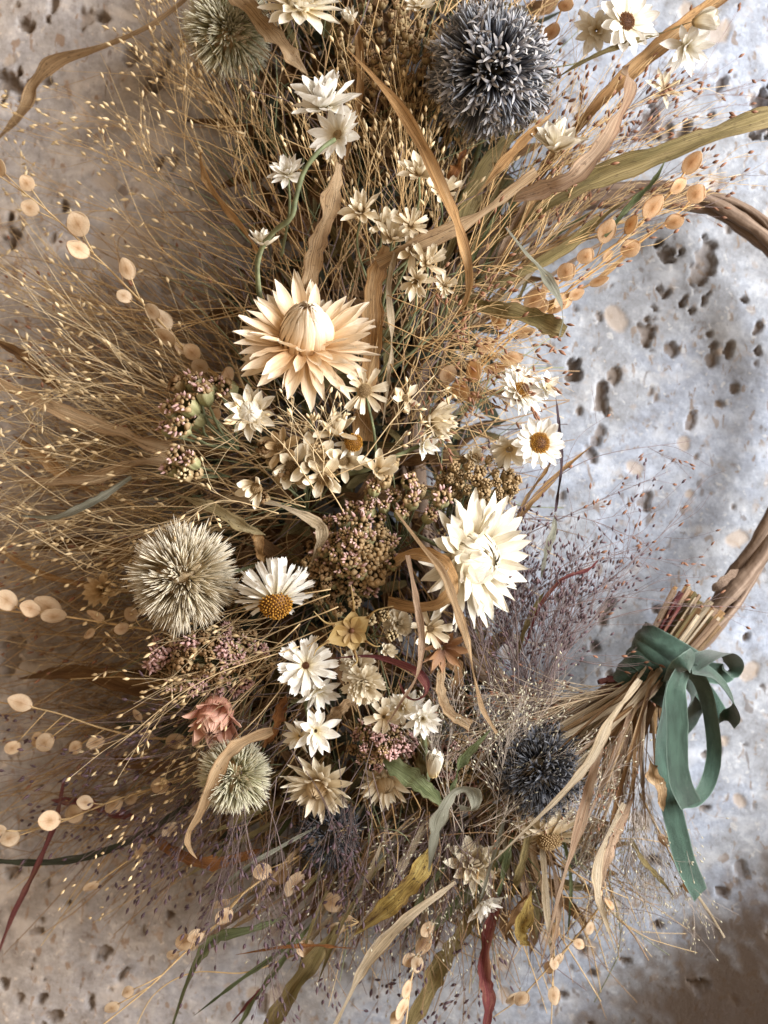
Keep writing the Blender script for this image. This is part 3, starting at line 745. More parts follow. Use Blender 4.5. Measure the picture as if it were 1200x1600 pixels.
def thistle(label, px, py, h, r_px, kind, n=170, axis=(0, -1, .2), core=.46, stem=None, jit=.16):
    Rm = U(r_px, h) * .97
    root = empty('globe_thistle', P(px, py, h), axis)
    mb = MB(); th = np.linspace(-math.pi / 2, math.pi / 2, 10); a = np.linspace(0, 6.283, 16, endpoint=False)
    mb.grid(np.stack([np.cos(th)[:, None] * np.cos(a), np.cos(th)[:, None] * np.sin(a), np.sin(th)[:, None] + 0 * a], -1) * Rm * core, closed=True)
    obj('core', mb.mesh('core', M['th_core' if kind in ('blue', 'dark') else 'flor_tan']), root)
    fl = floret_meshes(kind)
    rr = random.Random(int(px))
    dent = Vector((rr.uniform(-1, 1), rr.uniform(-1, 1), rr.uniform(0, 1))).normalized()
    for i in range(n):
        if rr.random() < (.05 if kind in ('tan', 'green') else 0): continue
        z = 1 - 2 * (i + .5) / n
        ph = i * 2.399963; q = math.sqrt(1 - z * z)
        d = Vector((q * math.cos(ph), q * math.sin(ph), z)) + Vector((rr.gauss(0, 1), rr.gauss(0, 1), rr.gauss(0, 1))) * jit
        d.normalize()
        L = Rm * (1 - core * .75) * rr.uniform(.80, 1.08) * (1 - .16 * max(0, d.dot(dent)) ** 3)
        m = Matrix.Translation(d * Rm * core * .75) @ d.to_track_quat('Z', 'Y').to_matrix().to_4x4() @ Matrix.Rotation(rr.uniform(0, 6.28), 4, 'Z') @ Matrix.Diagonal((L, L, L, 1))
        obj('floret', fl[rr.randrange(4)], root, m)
    if stem:
        mb = MB(); mb.tube(spline([P(*p) for p in stem], 14), U(4, h), 6)
        s = obj('stem', mb.mesh('stem', M['stem_green']), root)
        bpy.context.view_layer.update(); s.matrix_basis = root.matrix_world.inverted()
    tag(root, label, 'thistle', 'globe thistle heads')

# ------------------------------------------------------------------ yarrow clusters
def head_meshes(kind):
    key = ('head', kind)
    if key in CACHE: return CACHE[key]
    cal, flo, rate = {'tan': ('calyx_tan', 'flor_tan', 0), 'green': ('calyx', 'flor_tan', .12), 'pink': ('calyx', 'flor_pink', .8),
                      'mauve': ('calyx_tan', 'flor_pink', .9), 'pale': ('calyx_tan', 'flor_pale', 0), 'brown': ('calyx_tan', 'flor_brown', 0)}[kind]
    out = []
    for s in range(4):
        mb = MB()
        zz = np.array([-1.3, -1.05, -.7, -.35, .0, .18]); rr = np.array([.12, .40, .62, .70, .72, .62]); a = np.linspace(0, 6.283, 22, endpoint=False)
        rs = 1 + .13 * np.cos(a * 7 + s) + .05 * np.cos(a * 3 + s * 2)
        mb.grid(np.stack([rr[:, None] * np.cos(a) * rs, rr[:, None] * np.sin(a) * rs, zz[:, None] + 0 * a], -1), closed=True, mi=0)
        nn = 15
        i = np.arange(nn) + .5; z = 1 - i / nn * .95; ph = i * 2.4; q = np.sqrt(1 - z ** 2)
        pos = np.stack([q * np.cos(ph) * .72, q * np.sin(ph) * .72, z * .5 + .05], -1)
        mb.blobs(pos + rng.normal(0, .05, pos.shape), rng.uniform(.10, .30, nn), mi=1, jit=.5)
        if rate:
            k = 9
            a2 = rng.uniform(0, 6.28, k); q2 = rng.uniform(.3, .95, k)
            p2 = np.stack([np.cos(a2) * q2 * .8, np.sin(a2) * q2 * .8, np.full(k, .25) + (1 - q2) * .4], -1)
            d2 = np.stack([np.cos(a2) * .8, np.sin(a2) * .8, rng.uniform(.2, 1, k)], -1)
            mb.spindles(p2, d2, rng.uniform(.3, .7, k), .3, mi=2)
        out.append(mb.mesh('flower_head', [M[cal], M[flo if kind not in ('pink', 'green') else 'flor_tan'], M['flor_pink']]))
    CACHE[key] = out
    return out

def cluster(name, label, heads, kind, foot, stem_mat='stem_green', cat='yarrow', group=None, seed=0, out=(0, -1, .35), stem_w=3):
    """heads: (px, py, h, radius px[, kind])"""
    r = random.Random(seed)
    F = P(*foot)
    root = empty(name, F)
    mb = MB()
    for hd in heads:
        px, py, h, rp = hd[:4]
        k = hd[4] if len(hd) > 4 else kind
        p = P(px, py, h)
        d = Vector(p - F).normalized() * .6 + Vector(out) + Vector((r.gauss(0, .35), r.gauss(0, .25), r.gauss(0, .35)))
        d.normalize(); s = U(rp, h) * r.uniform(.88, 1.12)
        obj('flower_head', head_meshes(k)[r.randrange(4)], root,
            Matrix.Translation(Vector(p - F)) @ d.to_track_quat('Z', 'Y').to_matrix().to_4x4() @ Matrix.Rotation(r.uniform(0, 6.28), 4, 'Z') @ Matrix.Diagonal((s, s, s, 1)))
        b = p - np.array(d) * s * 1.1
        mid = (F + b) / 2 + np.array([r.gauss(0, .002), .003, r.gauss(0, .002)])
        mb.tube(spline([F * .7 + b * .3 if r.random() < .4 else F, mid, b], 8) - F, U(stem_w / 2, h), 4)
    obj('stalks', mb.mesh('stalks', M[stem_mat]), root)
    tag(root, label, cat, group)

def scatter_heads(cx, cy, rx, ry, h0, h1, r_px, n, seed, mind=1.25, kinds=None):
    r = random.Random(seed); out = []
    tries = 0
    while len(out) < n and tries < 4000:
        tries += 1
        a = r.uniform(0, 6.28); q = math.sqrt(r.random())
        x, y = cx + rx * q * math.cos(a), cy + ry * q * math.sin(a)
        rp = r_px * r.uniform(.75, 1.2)
        if any(math.hypot(x - o[0], y - o[1]) < mind * r_px for o in out): continue
        e = (x, y, h1 - (h1 - h0) * q * q + r.uniform(-.25, .25), rp)
        if kinds: e = e + (r.choice(kinds),)
        out.append(e)
    return out

# ------------------------------------------------------------------ pod sprigs
def pod_meshes(mat):
    key = ('pod', mat)
    if key in CACHE: return CACHE[key]
    out = []
    for s, (el, pt) in enumerate(((1.0, .16), (1.22, .26), (1.08, .08))):
        mb = MB()
        nr, na = 6, 18
        q = np.linspace(0, 1, nr); a = np.linspace(0, 6.283, na, endpoint=False)
        tipx = 1 + pt * np.clip(np.cos(a), 0, 1) ** 6
        bx = 1 + .12 * np.clip(-np.cos(a), 0, 1) ** 4
        for sg in (1, -1):
            z = sg * (.075 * np.sqrt(np.clip(1 - q ** 2, 0, 1)) + .06 * np.exp(-(q / .3) ** 2) + .008)
            g = np.stack([q[:, None] * np.cos(a) * el * tipx * bx, q[:, None] * np.sin(a) * (1 + .04 * np.cos(3 * a + s)), z[:, None] + .10 * np.sin(2 * a + s * 2) * q[:, None] ** 2 + .05 * np.sin(3 * a + s) * q[:, None] ** 3], -1)
            uv = np.zeros((nr, na, 2)); uv[..., 1] = q[:, None]; uv[..., 0] = a / 6.283
            mb.grid(g if sg > 0 else g[:, ::-1], closed=True, uv=uv)
        # a thin rim
        rim = np.stack([np.cos(a) * el * tipx * bx, np.sin(a), 0 * a], -1); rim = np.vstack([rim, rim[:1]])
        mb.tube(rim, .045, 4, cap=False)
        # the seed bump
        g = np.stack([np.cos(a)[None] * np.array([.0, .2, .3])[:, None], np.sin(a)[None] * np.array([.0, .2, .3])[:, None], np.array([.21, .19, .13])[:, None] + 0 * a[None]], -1)
        out.append(mb.mesh('pod', M[mat]))
    CACHE[key] = out
    return out

def sprig(label, stem, pods, mat='pod', stem_mat='stem_tan', w=4.0, r_px=14.8, seed=0, group='papery seed pod sprigs'):
    """stem: photo points with height; pods: (px, py, h, angle deg or None, size)"""
    r = random.Random(seed + 3)
    O = P(*stem[0])
    root = empty('pod_sprig', O)
    mb = MB()
    sp = spline([P(*p) for p in stem], 40)
    mb.tube(sp - O, np.linspace(1, .55, 40) * U(w / 2, stem[0][2]) * (1 + .1 * np.sin(np.arange(40) * 1.7)), 6)
    for pd in pods:
        px, py = pd[0], pd[1]
        h = pd[2] if len(pd) > 2 and pd[2] is not None else None
        sz = pd[3] if len(pd) > 3 else 1.0
        # nearest point of the stem in depth order
        dpx = np.array([np.hypot(*(q[[0, 2]] - P(px, py, -q[1] * 100)[[0, 2]])) for q in sp])
        i = int(dpx.argmin()); i0 = max(0, i - 4)
        if h is None: h = -sp[i][1] * 100 + r.uniform(-.1, .5)
        p = P(px, py, h)
        rad = U(r_px, h) * sz * r.uniform(.74, 1.08)
        out = Vector(p - sp[i0])
        if out.length < rad * .4: out = Vector(sp[min(39, i + 3)] - sp[max(0, i - 3)])
        out.normalize()
        nrm = Vector((r.uniform(-.9, .9), -1, r.uniform(-.9, .9)))
        X = out; Z = (nrm - X * nrm.dot(X)).normalized(); Yv = Z.cross(X)
        m = Matrix((X, Yv, Z)).transposed().to_4x4()
        obj('pod', pod_meshes(mat)[r.randrange(3)], root, Matrix.Translation(Vector(p - O)) @ m @ Matrix.Diagonal((rad, rad, rad, 1)))
        b = p - np.array(out) * rad
        mb.tube(spline([sp[i0], (sp[i0] + b) / 2 + np.array([0, -.0008, 0]), b], 6) - O, U(w * .22, h), 4)
    obj('stalk', mb.mesh('stalk', M[stem_mat]), root)
    tag(root, label, 'seed sprig', group)

# ------------------------------------------------------------------ hair-thin grass panicles
def panicle(label, group, base, ang, L_px, h1, stem_mat, seed_mat, r, nbr=10, seeds=.8, spread=17, thick=1.0, sag=0.0, seed_len=12, sub=2, bend=.12):
    p0 = P(*base)
    a = R(ang)
    tip = P(base[0] + L_px * math.cos(a), base[1] - L_px * math.sin(a), h1)
    L = np.linalg.norm(tip - p0)
    root = empty('grass_panicle', p0)
    sidev = norm(np.cross(tip - p0, np.array([0, 1.0, 0])))
    mid = (p0 + tip) / 2 + sidev * L * r.uniform(-bend, bend) + np.array([0, -L * r.uniform(0, .06), 0])
    main = spline([p0, mid, tip + np.array([0, 0, -sag * L])], 16)
    mb = MB(); u = U(1, base[2]) * thick
    mb.tube(main - p0, np.linspace(1.15, .5, 16) * u, 4)
    spos, sdir = [], []
    d_main = norm(tip - p0)
    def curve(p, d, ln, n, rad):
        w = norm(np.array([r.gauss(0, 1), r.gauss(0, .6), r.gauss(0, 1)]))
        q = spline([p, p + d * ln * .5 + w * ln * .09, p + d * ln + w * ln * .24 * r.uniform(-1, 1) + np.array([0, 0, -sag * ln * .6])], n)
        mb.tube(q - p0, np.linspace(rad, rad * .6, n), 3, cap=False)
        return q
    def turn(d, deg):
        w = norm(np.cross(d, norm(np.array([r.gauss(0, .55), 1 * r.choice((-1, 1)), r.gauss(0, .55)]))))
        t = R(deg)
        return norm(d * math.cos(t) + w * math.sin(t))
    for k in range(nbr):
        t = r.uniform(.25, .97)
        i = min(15, int(t * 15)); p = main[i]
        d = norm(main[min(15, i + 1)] - main[max(0, i - 1)])
        d = turn(d, r.uniform(5, spread))
        ln = L * r.uniform(.22, .58) * (1.15 - .5 * t)
        q = curve(p, d, ln, 7, .62 * u)
        ends = [q]
        for s in range(r.randint(0, sub)):
            j = r.randint(2, 5)
            ends.append(curve(q[j], turn(d, r.uniform(8, spread + 8)), ln * r.uniform(.25, .6), 5, .5 * u))
        for e in ends:
            if r.random() < seeds:
                spos.append(e[-1] - p0); sdir.append(e[-1] - e[-2])
            if r.random() < seeds * .35:
                spos.append(e[len(e) // 2] - p0); sdir.append(turn(norm(e[-1] - e[-2]), 30))
    tag(obj('stalks', mb.mesh('stalks', M[stem_mat]), root), kind='stuff')
    if spos:
        sb = MB(); n = len(spos)
        sb.spindles(np.array(spos), np.array(sdir), rng.uniform(.75, 1.25, n) * U(seed_len, base[2]), rng.uniform(.8, 1.25, n) * U(seed_len * .40, base[2]), k=5)
        tag(obj('seeds', sb.mesh('seeds', M[seed_mat]), root), kind='stuff')
    tag(root, label, 'grass panicle', group)

def fan(label, group, n, origin, oj, hb, a0, a1, l0, l1, h1, stem_mat, seed_mat, seed, **k):
    r = random.Random(seed)
    for i in range(n):
        f = (i + r.random()) / n
        base = (origin[0] + r.uniform(-oj[0], oj[0]), origin[1] + r.uniform(-oj[1], oj[1]), r.uniform(*hb))
        ang = a0 + (a1 - a0) * f; ln = r.uniform(l0, l1)
        where = near(min(1190, max(10, base[0] + ln * math.cos(R(ang)))), min(1590, max(10, base[1] - ln * math.sin(R(ang)))))
        panicle(label + ', tip by the ' + where, group, base, ang, ln, r.uniform(*h1), stem_mat, seed_mat, r, **k)

# ================================================================== the wreath ring of twisted vines
RING = [(640, 650), (700, 450), (830, 335), (985, 303), (1110, 318), (1205, 378), (1272, 490), (1290, 620), (1256, 735), (1196, 842), (1140, 930), (1068, 1020), (975, 1092), (860, 1110), (745, 1030), (665, 860), (640, 650)]
ring_root = empty('wreath_ring', P(948, 628, 2.2))
O = P(948, 628, 2.2)
rc = spline(np.array(RING, float), 129)
rt = norm(np.gradient(rc, axis=0)); rn = np.stack([rt[:, 1], -rt[:, 0]], 1)
for k, (amp, ph, wpx, f) in enumerate(((9, 0, 13, 2), (12, 2.2, 11, 2), (10, 4.3, 10, 2), (18, 1.2, 6, 3), (16, 3.3, 4.5, 2))):
    pts = []
    for j in range(129):
        a = 2 * math.pi * j / 128
        x, y = rc[j] + rn[j] * (amp * math.cos(f * a + ph) + 3 * math.sin(9 * a + k))
        pts.append(P(x, y, 2.4 + (amp * .032) * math.sin(f * a + ph) + .1 * math.sin(7 * a + k)) - O)
    mb = MB()
    rad = U(wpx, 2.4) * (1 + .10 * np.sin(np.arange(129) * .9 + k) + .07 * np.sin(np.arange(129) * 2.3))
    mb.tube(np.array(pts), rad, 11)
    obj('vine', mb.mesh('vine', M['bark']), ring_root)
# flaking bark where the ring meets the bound bundle
for (x, y, h) in ((1128, 912, 3.3),):
    mb = MB(); c = spline([P(x - 14, y + 12, h) - O, P(x, y, h + .25) - O, P(x + 26, y - 22, h) - O], 8)
    sd = norm(np.cross(np.gradient(c, axis=0), np.array([0, -1.0, 0]))) * U(9, h) * np.array([.2, .8, 1, .8, 1.1, .7, .9, .1])[:, None]
    mb.grid(np.stack([c - sd, c, c + sd * .7], 1))
    obj('bark_flake', mb.mesh('bark_flake', M['bark']), ring_root)
tag(ring_root, 'ring of twisted brown vines lying on the pitted stone, bare where the bouquet ends', 'wreath ring')

# ================================================================== dense dry filling of the wreath
BAND_Y = [-260, 0, 100, 300, 500, 700, 900, 1100, 1250, 1350, 1450]
BAND_C = [640, 610, 600, 590, 570, 545, 505, 520, 600, 720, 790]
BAND_W = [280, 260, 235, 225, 190, 205, 235, 270, 290, 270, 170]
def filling():
    r = np.random.default_rng(21)
    mb = MB()
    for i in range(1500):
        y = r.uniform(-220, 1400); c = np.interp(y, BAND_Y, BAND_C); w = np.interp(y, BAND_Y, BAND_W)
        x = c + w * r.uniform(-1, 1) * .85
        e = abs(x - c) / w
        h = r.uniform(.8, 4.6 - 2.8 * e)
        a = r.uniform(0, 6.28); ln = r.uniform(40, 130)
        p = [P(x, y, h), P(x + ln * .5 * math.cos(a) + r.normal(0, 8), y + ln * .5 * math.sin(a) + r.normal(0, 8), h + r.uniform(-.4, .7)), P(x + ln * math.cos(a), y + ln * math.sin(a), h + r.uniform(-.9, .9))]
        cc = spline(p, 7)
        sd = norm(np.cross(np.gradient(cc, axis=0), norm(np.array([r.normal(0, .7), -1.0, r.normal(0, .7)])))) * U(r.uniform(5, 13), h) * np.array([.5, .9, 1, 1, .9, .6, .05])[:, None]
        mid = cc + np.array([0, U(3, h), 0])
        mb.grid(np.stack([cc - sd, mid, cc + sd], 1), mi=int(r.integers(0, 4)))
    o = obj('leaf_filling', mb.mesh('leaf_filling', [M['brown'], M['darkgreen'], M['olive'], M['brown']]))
    tag(o, 'tangle of dark dry leaves packed behind the flower heads', 'dry leaves', kind='stuff')
    mb = MB()
    for i in range(2600):
        y = r.uniform(-220, 1430); c = np.interp(y, BAND_Y, BAND_C); w = np.interp(y, BAND_Y, BAND_W)
        x = c + w * r.uniform(-1, 1)
        e = abs(x - c) / w
        h = r.uniform(2.0, 5.9 - 2.2 * e)
        # stems run outwards from the middle of the bouquet
        a = math.atan2(y - 760, x - 640 + 60) + r.normal(0, .55)
        ln = r.uniform(60, 190)
        b = r.normal(0, 12)
        p = [P(x, y, h), P(x + ln * .5 * math.cos(a) - b * math.sin(a), y + ln * .5 * math.sin(a) + b * math.cos(a), h + r.uniform(-.2, .5)), P(x + ln * math.cos(a), y + ln * math.sin(a), h + r.uniform(-.7, .7))]
        mb.tube(spline(p, 6), np.linspace(1, .6, 6) * U(r.uniform(.7, 1.5), h), 3, mi=int(r.choice([0, 0, 1, 1, 2, 3])), cap=False)
    o = obj('stem_filling', mb.mesh('stem_filling', [M['hair_brown'], M['hair'], M['stem_green'], M['hair_purple']]))
    tag(o, 'mass of thin brown stems between the flower heads', 'dry stems', kind='stuff')
    mb = MB()
    for i in range(900):
        y = r.uniform(470, 1290); x = r.uniform(150, 500)
        h = r.uniform(.6, 2.4)
        a = math.pi + (y - 880) / 420 * -.55 * -1 * -1 + r.normal(0, .38)
        ln = r.uniform(90, 300); b = r.normal(0, 26)
        p = [P(x, y, h), P(x + ln * .5 * math.cos(a) - b * math.sin(a), y - ln * .5 * math.sin(a) * -1 + b, h + r.uniform(-.3, .4)), P(x + ln * math.cos(a), y + ln * math.sin(a) * 1, max(.5, h + r.uniform(-1.0, .4)))]
        mb.tube(spline(p, 7), np.linspace(1, .5, 7) * U(r.uniform(.6, 1.6), h), 3, mi=int(r.choice([0, 0, 0, 1])), cap=False)
    o = obj('dry_grass', mb.mesh('dry_grass', [M['hair_brown'], M['hair'], M['hair_purple']]))
    tag(o, 'brown dry grass massed in the shade along the stone', 'dry grass', kind='stuff')
filling()

# ================================================================== blades
blade('long tan blade arching over the bare upper-left stone', [(325, -30, 4), (240, 35, 4), (160, 68, 3.6), (90, 92, 3), (55, 130, 2.4), (40, 165, 2), (0, 212, 1.0), (-30, 235, .8)], 30, 'tan', [0, .2, 1.15, 1.2, .2, .5, 1.2, .8], 'both')
blade('broad tan blade passing in front of the greenish thistle at the top edge', [(340, -40, 5), (395, 22, 5.4), (440, 70, 5.6), (482, 118, 5.4)], 46, 'tan', [.2, .4, .2, .5], 'leaf')
blade('slim orange blade slanting down beside the blue thistle', [(540, 74, 8.2), (580, 118, 8.5), (622, 165, 8.8), (662, 230, 9), (692, 300, 9), (712, 350, 8.8), (733, 420, 8.2), (728, 470, 7.5), (700, 505, 6.8)], 30, 'orange', [.2, .3, 0, -.2, .2, .9, -.6, -.5, -.2], 'both', cup=.3)
blade('wide tan blade crossing below the blue thistle to the cream sprays', [(838, 268, 7), (770, 318, 7.3), (700, 362, 7.5), (640, 388, 7.3), (590, 412, 6.8)], 36, 'tan', [.2, .5, .1, .5, .2], 'blunt')
blade('wide brown blade hanging straight down beside the peach strawflower', [(602, 384, 6.8), (583, 450, 6.5), (582, 530, 6.2), (572, 610, 5.9), (566, 690, 5.3)], 48, 'orange', [.5, .1, -.2, .2, .1], 'blunt')
blade('narrow pale blade over the wide brown blade beside the peach strawflower', [(618, 392, 7.2), (608, 450, 7), (612, 540, 6.8), (606, 600, 6.6), (598, 665, 6.2)], 19, 'straw', [.6, .1, .7, -.2, .3], 'thin')
blade('pinkish tan blade curling round under the white cup flower', [(975, 105, 6), (985, 130, 6.6), (968, 180, 7), (935, 235, 7.1), (895, 275, 7), (850, 295, 6.6), (805, 312, 6)], 38, 'pinktan', [1.2, .3, .1, .1, .1, -.3, -.2], 'blunt', cup=.35)
blade('broad olive blade running out over the vine ring to the edge', [(770, 378, 5), (860, 316, 5.4), (950, 270, 5.6), (1060, 232, 5.6), (1150, 200, 5.4), (1240, 170, 5)], 46, 'olive', [.4, .2, .1, .2, .1, 0], 'blunt')
blade('tan orange blade rising behind the white tulip-shaped flower', [(825, 300, 4.4), (890, 215, 4.8), (970, 128, 5), (1050, 55, 5), (1150, -20, 4.8)], 34, 'orange', [.5, .2, .2, .1, .2], 'blunt')
blade('dark olive blade bending under the brown-eyed daisy', [(860, 128, 5.8), (915, 95, 6.2), (980, 68, 6.3), (1045, 48, 6), (1090, 30, 5.6)], 15, 'olive', [.9, .4, .3, .8, .4], 'both')
blade('short orange blade just below the blue thistle', [(868, 172, 6.4), (820, 218, 6.8), (775, 268, 6.8), (742, 308, 6.4)], 20, 'orange', [.3, .1, .3, .2], 'both')
blade('long olive blade below the broad olive one, pointing at the vine ring', [(700, 480, 5.2), (790, 440, 5.6), (880, 388, 5.6), (960, 328, 5.4), (1055, 262, 5)], 26, 'olive', [.6, .3, .3, .4, .6], 'both')
blade('thin green blade crossing the long olive blade', [(945, 370, 5.8), (985, 320, 5.9), (1020, 285, 5.9), (1040, 250, 5.8)], 14, 'green', [.4, .2, .4, .2], 'leaf')
blade('cut olive green leaf with a square end jutting over the stone', [(730, 474, 6), (790, 486, 6.6), (840, 500, 7), (882, 520, 7.1)], 42, 'olive', [.4, .15, .1, .1], 'blunt')
blade('thin green blade hanging bent over the square cut leaf', [(790, 355, 7), (825, 400, 7.3), (858, 440, 7.5), (878, 485, 7.5), (874, 528, 7.2)], 22, 'greygreen', [.9, .6, .5, 1.0, .2], 'fat')
blade('upright tan blade under the twin white everlastings', [(528, 255, 6.3), (518, 310, 6.5), (498, 375, 6.4), (482, 450, 6)], 40, 'tan', [.8, .5, .2, .1], 'blunt')
blade('thin tan blade rising behind the twin white everlastings', [(540, 250, 5.2), (560, 160, 5.3), (562, 80, 5.2), (548, 0, 5)], 18, 'orange', .3, 'leaf')
blade('small twisted orange blade among hair grass above the peach strawflower', [(412, 408, 5.2), (388, 368, 4.9), (350, 322, 4.6), (325, 285, 4.2), (314, 250, 4), (318, 228, 3.9)], 17, 'orange', [.2, .4, 1.1, .3, .9, .4], 'leaf')
blade('tan blade in the left shade, pointing at the green yarrow', [(-30, 588, 3.6), (60, 628, 4.6), (150, 664, 5.2), (225, 692, 5.6), (280, 708, 5.4)], 36, 'tan', [.3, .2, .2, .3, .2], 'blunt')
blade('tan blade arched in an S below the straight tan blade in the shade', [(-30, 742, 3.6), (60, 752, 4.6), (140, 748, 5.2), (200, 728, 5.6), (250, 720, 5.7), (320, 745, 5.4)], 27, 'tan', [.2, .8, .4, .1, .2, .4], 'both')
blade('dull orange blade end by the left edge above the straight tan blade', [(-30, 520, 3), (30, 552, 3.6), (70, 588, 4), (110, 625, 4)], 26, 'brown', [.3, .1, .3, .2], 'both')
blade('short dull orange blade crossing under the S-shaped tan blade', [(20, 680, 3.2), (65, 715, 3.8), (105, 748, 4.2), (150, 772, 4.4)], 28, 'orange', [.3, .1, .3, .2], 'both')
blade('pale grey green pointed blade below the S-shaped tan blade', [(205, 745, 5.6), (150, 782, 5.6), (90, 806, 5.2), (30, 806, 4.8)], 18, 'greygreen', [.4, .2, .5, .3], 'leaf')
blade('speckled straw leaf lying above the tan globe thistle', [(272, 772, 5.6), (330, 792, 6.2), (380, 822, 6.6), (415, 836, 6.6)], 30, 'speckled', [.8, .3, .2, .5], 'both')
blade('straw blade folding over at the heart of the bouquet', [(350, 778, 6), (410, 784, 6.8), (460, 800, 7.3), (496, 818, 7.5), (503, 838, 7.3), (490, 880, 6.4)], 24, 'straw', [.7, .5, .2, .2, .3, .5], 'blunt')
blade('short orange leaf tip below the speckled straw leaf', [(400, 826, 6.2), (405, 850, 6), (410, 885, 5.6)], 24, 'orange', .2, 'leaf')
blade('crumpled rust leaf beside the pink strawflower', [(448, 1088, 5.8), (438, 1110, 6.2), (428, 1140, 6.2), (412, 1168, 5.6)], 28, 'rust', [.9, .2, .5, .3], 'fat', wav=.15)
blade('tan leaf draped over the small green thistle, ending in a thin hook', [(425, 1140, 6.9), (385, 1158, 7.4), (352, 1182, 7.6), (330, 1218, 7.5), (312, 1265, 7.2), (292, 1302, 6.9), (296, 1325, 6.8), (308, 1342, 6.7)], 34, 'tan', [.4, .1, .4, .9, .7, .9, .5, .2], 'thin', cup=.4)
blade('tan leaf looped in a ring against the white strawflower', [(618, 878, 7.3), (645, 866, 8.3), (685, 874, 9), (706, 905, 9.2), (692, 938, 8.9), (650, 948, 8), (606, 940, 7)], 34, 'orange', [.2, .4, .6, .9, .5, .2, 0], 'blunt', cup=.25)
blade('long thin tan blade falling past the white strawflower to an olive tip', [(618, 800, 8.4), (648, 842, 9.0), (690, 892, 9.7), (712, 950, 9.8), (728, 1000, 9.6), (738, 1050, 9.4), (752, 1105, 9.1), (776, 1146, 8.6)], 22, 'tan', [.9, .6, .4, .9, .3, .7, .2, .4], 'fat', cup=.5)
blade('long thin pinkish tan blade bending left above the small white stars', [(636, 868, 8.8), (648, 930, 9.4), (659, 990, 9.6), (652, 1050, 9.5), (628, 1095, 9.2), (598, 1142, 8.6)], 17, 'pinktan', [.3, .7, .1, .6, .2, .5], 'thin', cup=.4)
blade('red leaf curled into a loop below the brown star pod', [(522, 1028, 7), (580, 1026, 7.4), (622, 1036, 7.9), (655, 1052, 8.3), (667, 1078, 8.3), (652, 1092, 8), (634, 1086, 7.6), (622, 1062, 7.2)], 19, 'burgundy', [.9, .8, .4, .6, .9, .6, .3, .2], 'both', cup=.3)
blade('brown leaf bowed beneath the long thin tan blade', [(692, 1036, 6.3), (688, 1075, 6.7), (702, 1112, 6.9), (735, 1134, 6.5)], 24, 'tan', [.3, .2, .3, .4], 'blunt')
blade('olive green blade twisting down from the long tan blade', [(768, 1138, 8.4), (745, 1162, 8.2), (722, 1190, 7.9), (710, 1220, 7.7), (704, 1245, 7.5)], 22, 'green', [.5, .2, .7, .3, .5], 'both')
blade('pale green leaf curled over at the top like a wood shaving', [(718, 1262, 7.2), (742, 1262, 7.9), (738, 1236, 8.5), (710, 1236, 8.8), (688, 1272, 8.6), (678, 1312, 8.1), (670, 1362, 7.3)], 38, 'greygreen', [-.2, -.2, .1, .2, .2, .4, .3], 'leaf', cup=.2)
blade('mottled yellow brown leaf below the pale green curl', [(672, 1328, 6.8), (652, 1368, 7), (610, 1412, 6.9), (552, 1462, 6.5)], 42, 'mottled', [.5, .2, .2, .2], 'leaf')
blade('pale straw blade slanting to the bottom edge under the mottled leaf', [(712, 1378, 6), (640, 1432, 6.2), (575, 1502, 6), (518, 1610, 5.4)], 26, 'straw', [.4, .2, .4, .5], 'fat')
blade('wide olive leaf under the pinkish brown yarrow', [(575, 1172, 6.2), (620, 1198, 6.6), (660, 1228, 6.7), (695, 1262, 6.4)], 46, 'green', [.3, .1, .2, .3], 'both')
blade('dark olive leaf standing beside the white cocoon bud', [(668, 1240, 6.2), (660, 1200, 6.3), (662, 1160, 6.2), (670, 1140, 6)], 30, 'olive', .3, 'both')
blade('thick bleached straw blade slanting from the bound bundle across the dark thistle', [(1000, 1062, 6.4), (955, 1120, 7.4), (920, 1190, 7.9), (860, 1258, 8.2), (765, 1350, 8)], 26, 'straw', [.1, .2, .3, .6, .5], 'thin', cup=.3)
blade('pale straw blade falling from the bundle to a brown curled tip', [(938, 1168, 7.3), (922, 1230, 7.6), (898, 1310, 7.5), (875, 1390, 7), (860, 1450, 6.6), (843, 1515, 6)], 27, 'pinktan', [.2, .1, .4, .6, .9, .7], 'thin', cup=.3)
blade('pale blade hanging below the bundle to a thin crooked end', [(975, 1255, 6), (938, 1330, 6.2), (932, 1390, 6), (945, 1435, 5.6), (962, 1490, 5)], 24, 'straw', [.3, .1, .5, .4, .8], 'thin', cup=.3)
blade('straw flag leaf fluttering beside the pale hanging blade', [(992, 1240, 5.6), (968, 1290, 5.9), (948, 1340, 6), (940, 1385, 5.7)], 30, 'pinktan', [.2, .5, .2, .6], 'both')
blade('burgundy blade hanging straight down at the bottom edge', [(778, 1402, 5), (764, 1450, 5.2), (758, 1520, 5.1), (764, 1570, 4.9), (752, 1640, 4.6)], 30, 'burgundy', [.6, .2, .1, .2, .4], 'leaf', cup=.35)
blade('dark green blade leading down into the burgundy blade', [(802, 1300, 5), (790, 1350, 5.2), (776, 1410, 5)], 17, 'green', .4, 'both')
blade('green blade bending down to the bottom edge beside the pod sprig', [(262, 1625, 4), (290, 1545, 4.4), (315, 1490, 4.8), (345, 1462, 5.1), (400, 1450, 5.3), (455, 1428, 5.2)], 24, 'green', [.7, .6, .4, .2, .2, .3], 'both')
blade('slim green blade at the bottom edge beside the bent green blade', [(360, 1625, 4.4), (400, 1560, 4.9), (450, 1490, 5.2), (505, 1420, 5.2)], 13, 'green', [.4, .2, .5, .3], 'both')
blade('second slim green blade, crossing to the lower pod sprig', [(302, 1588, 4.2), (370, 1535, 4.7), (440, 1485, 5), (480, 1440, 5)], 10, 'green', [.4, .2, .5, .3], 'both')
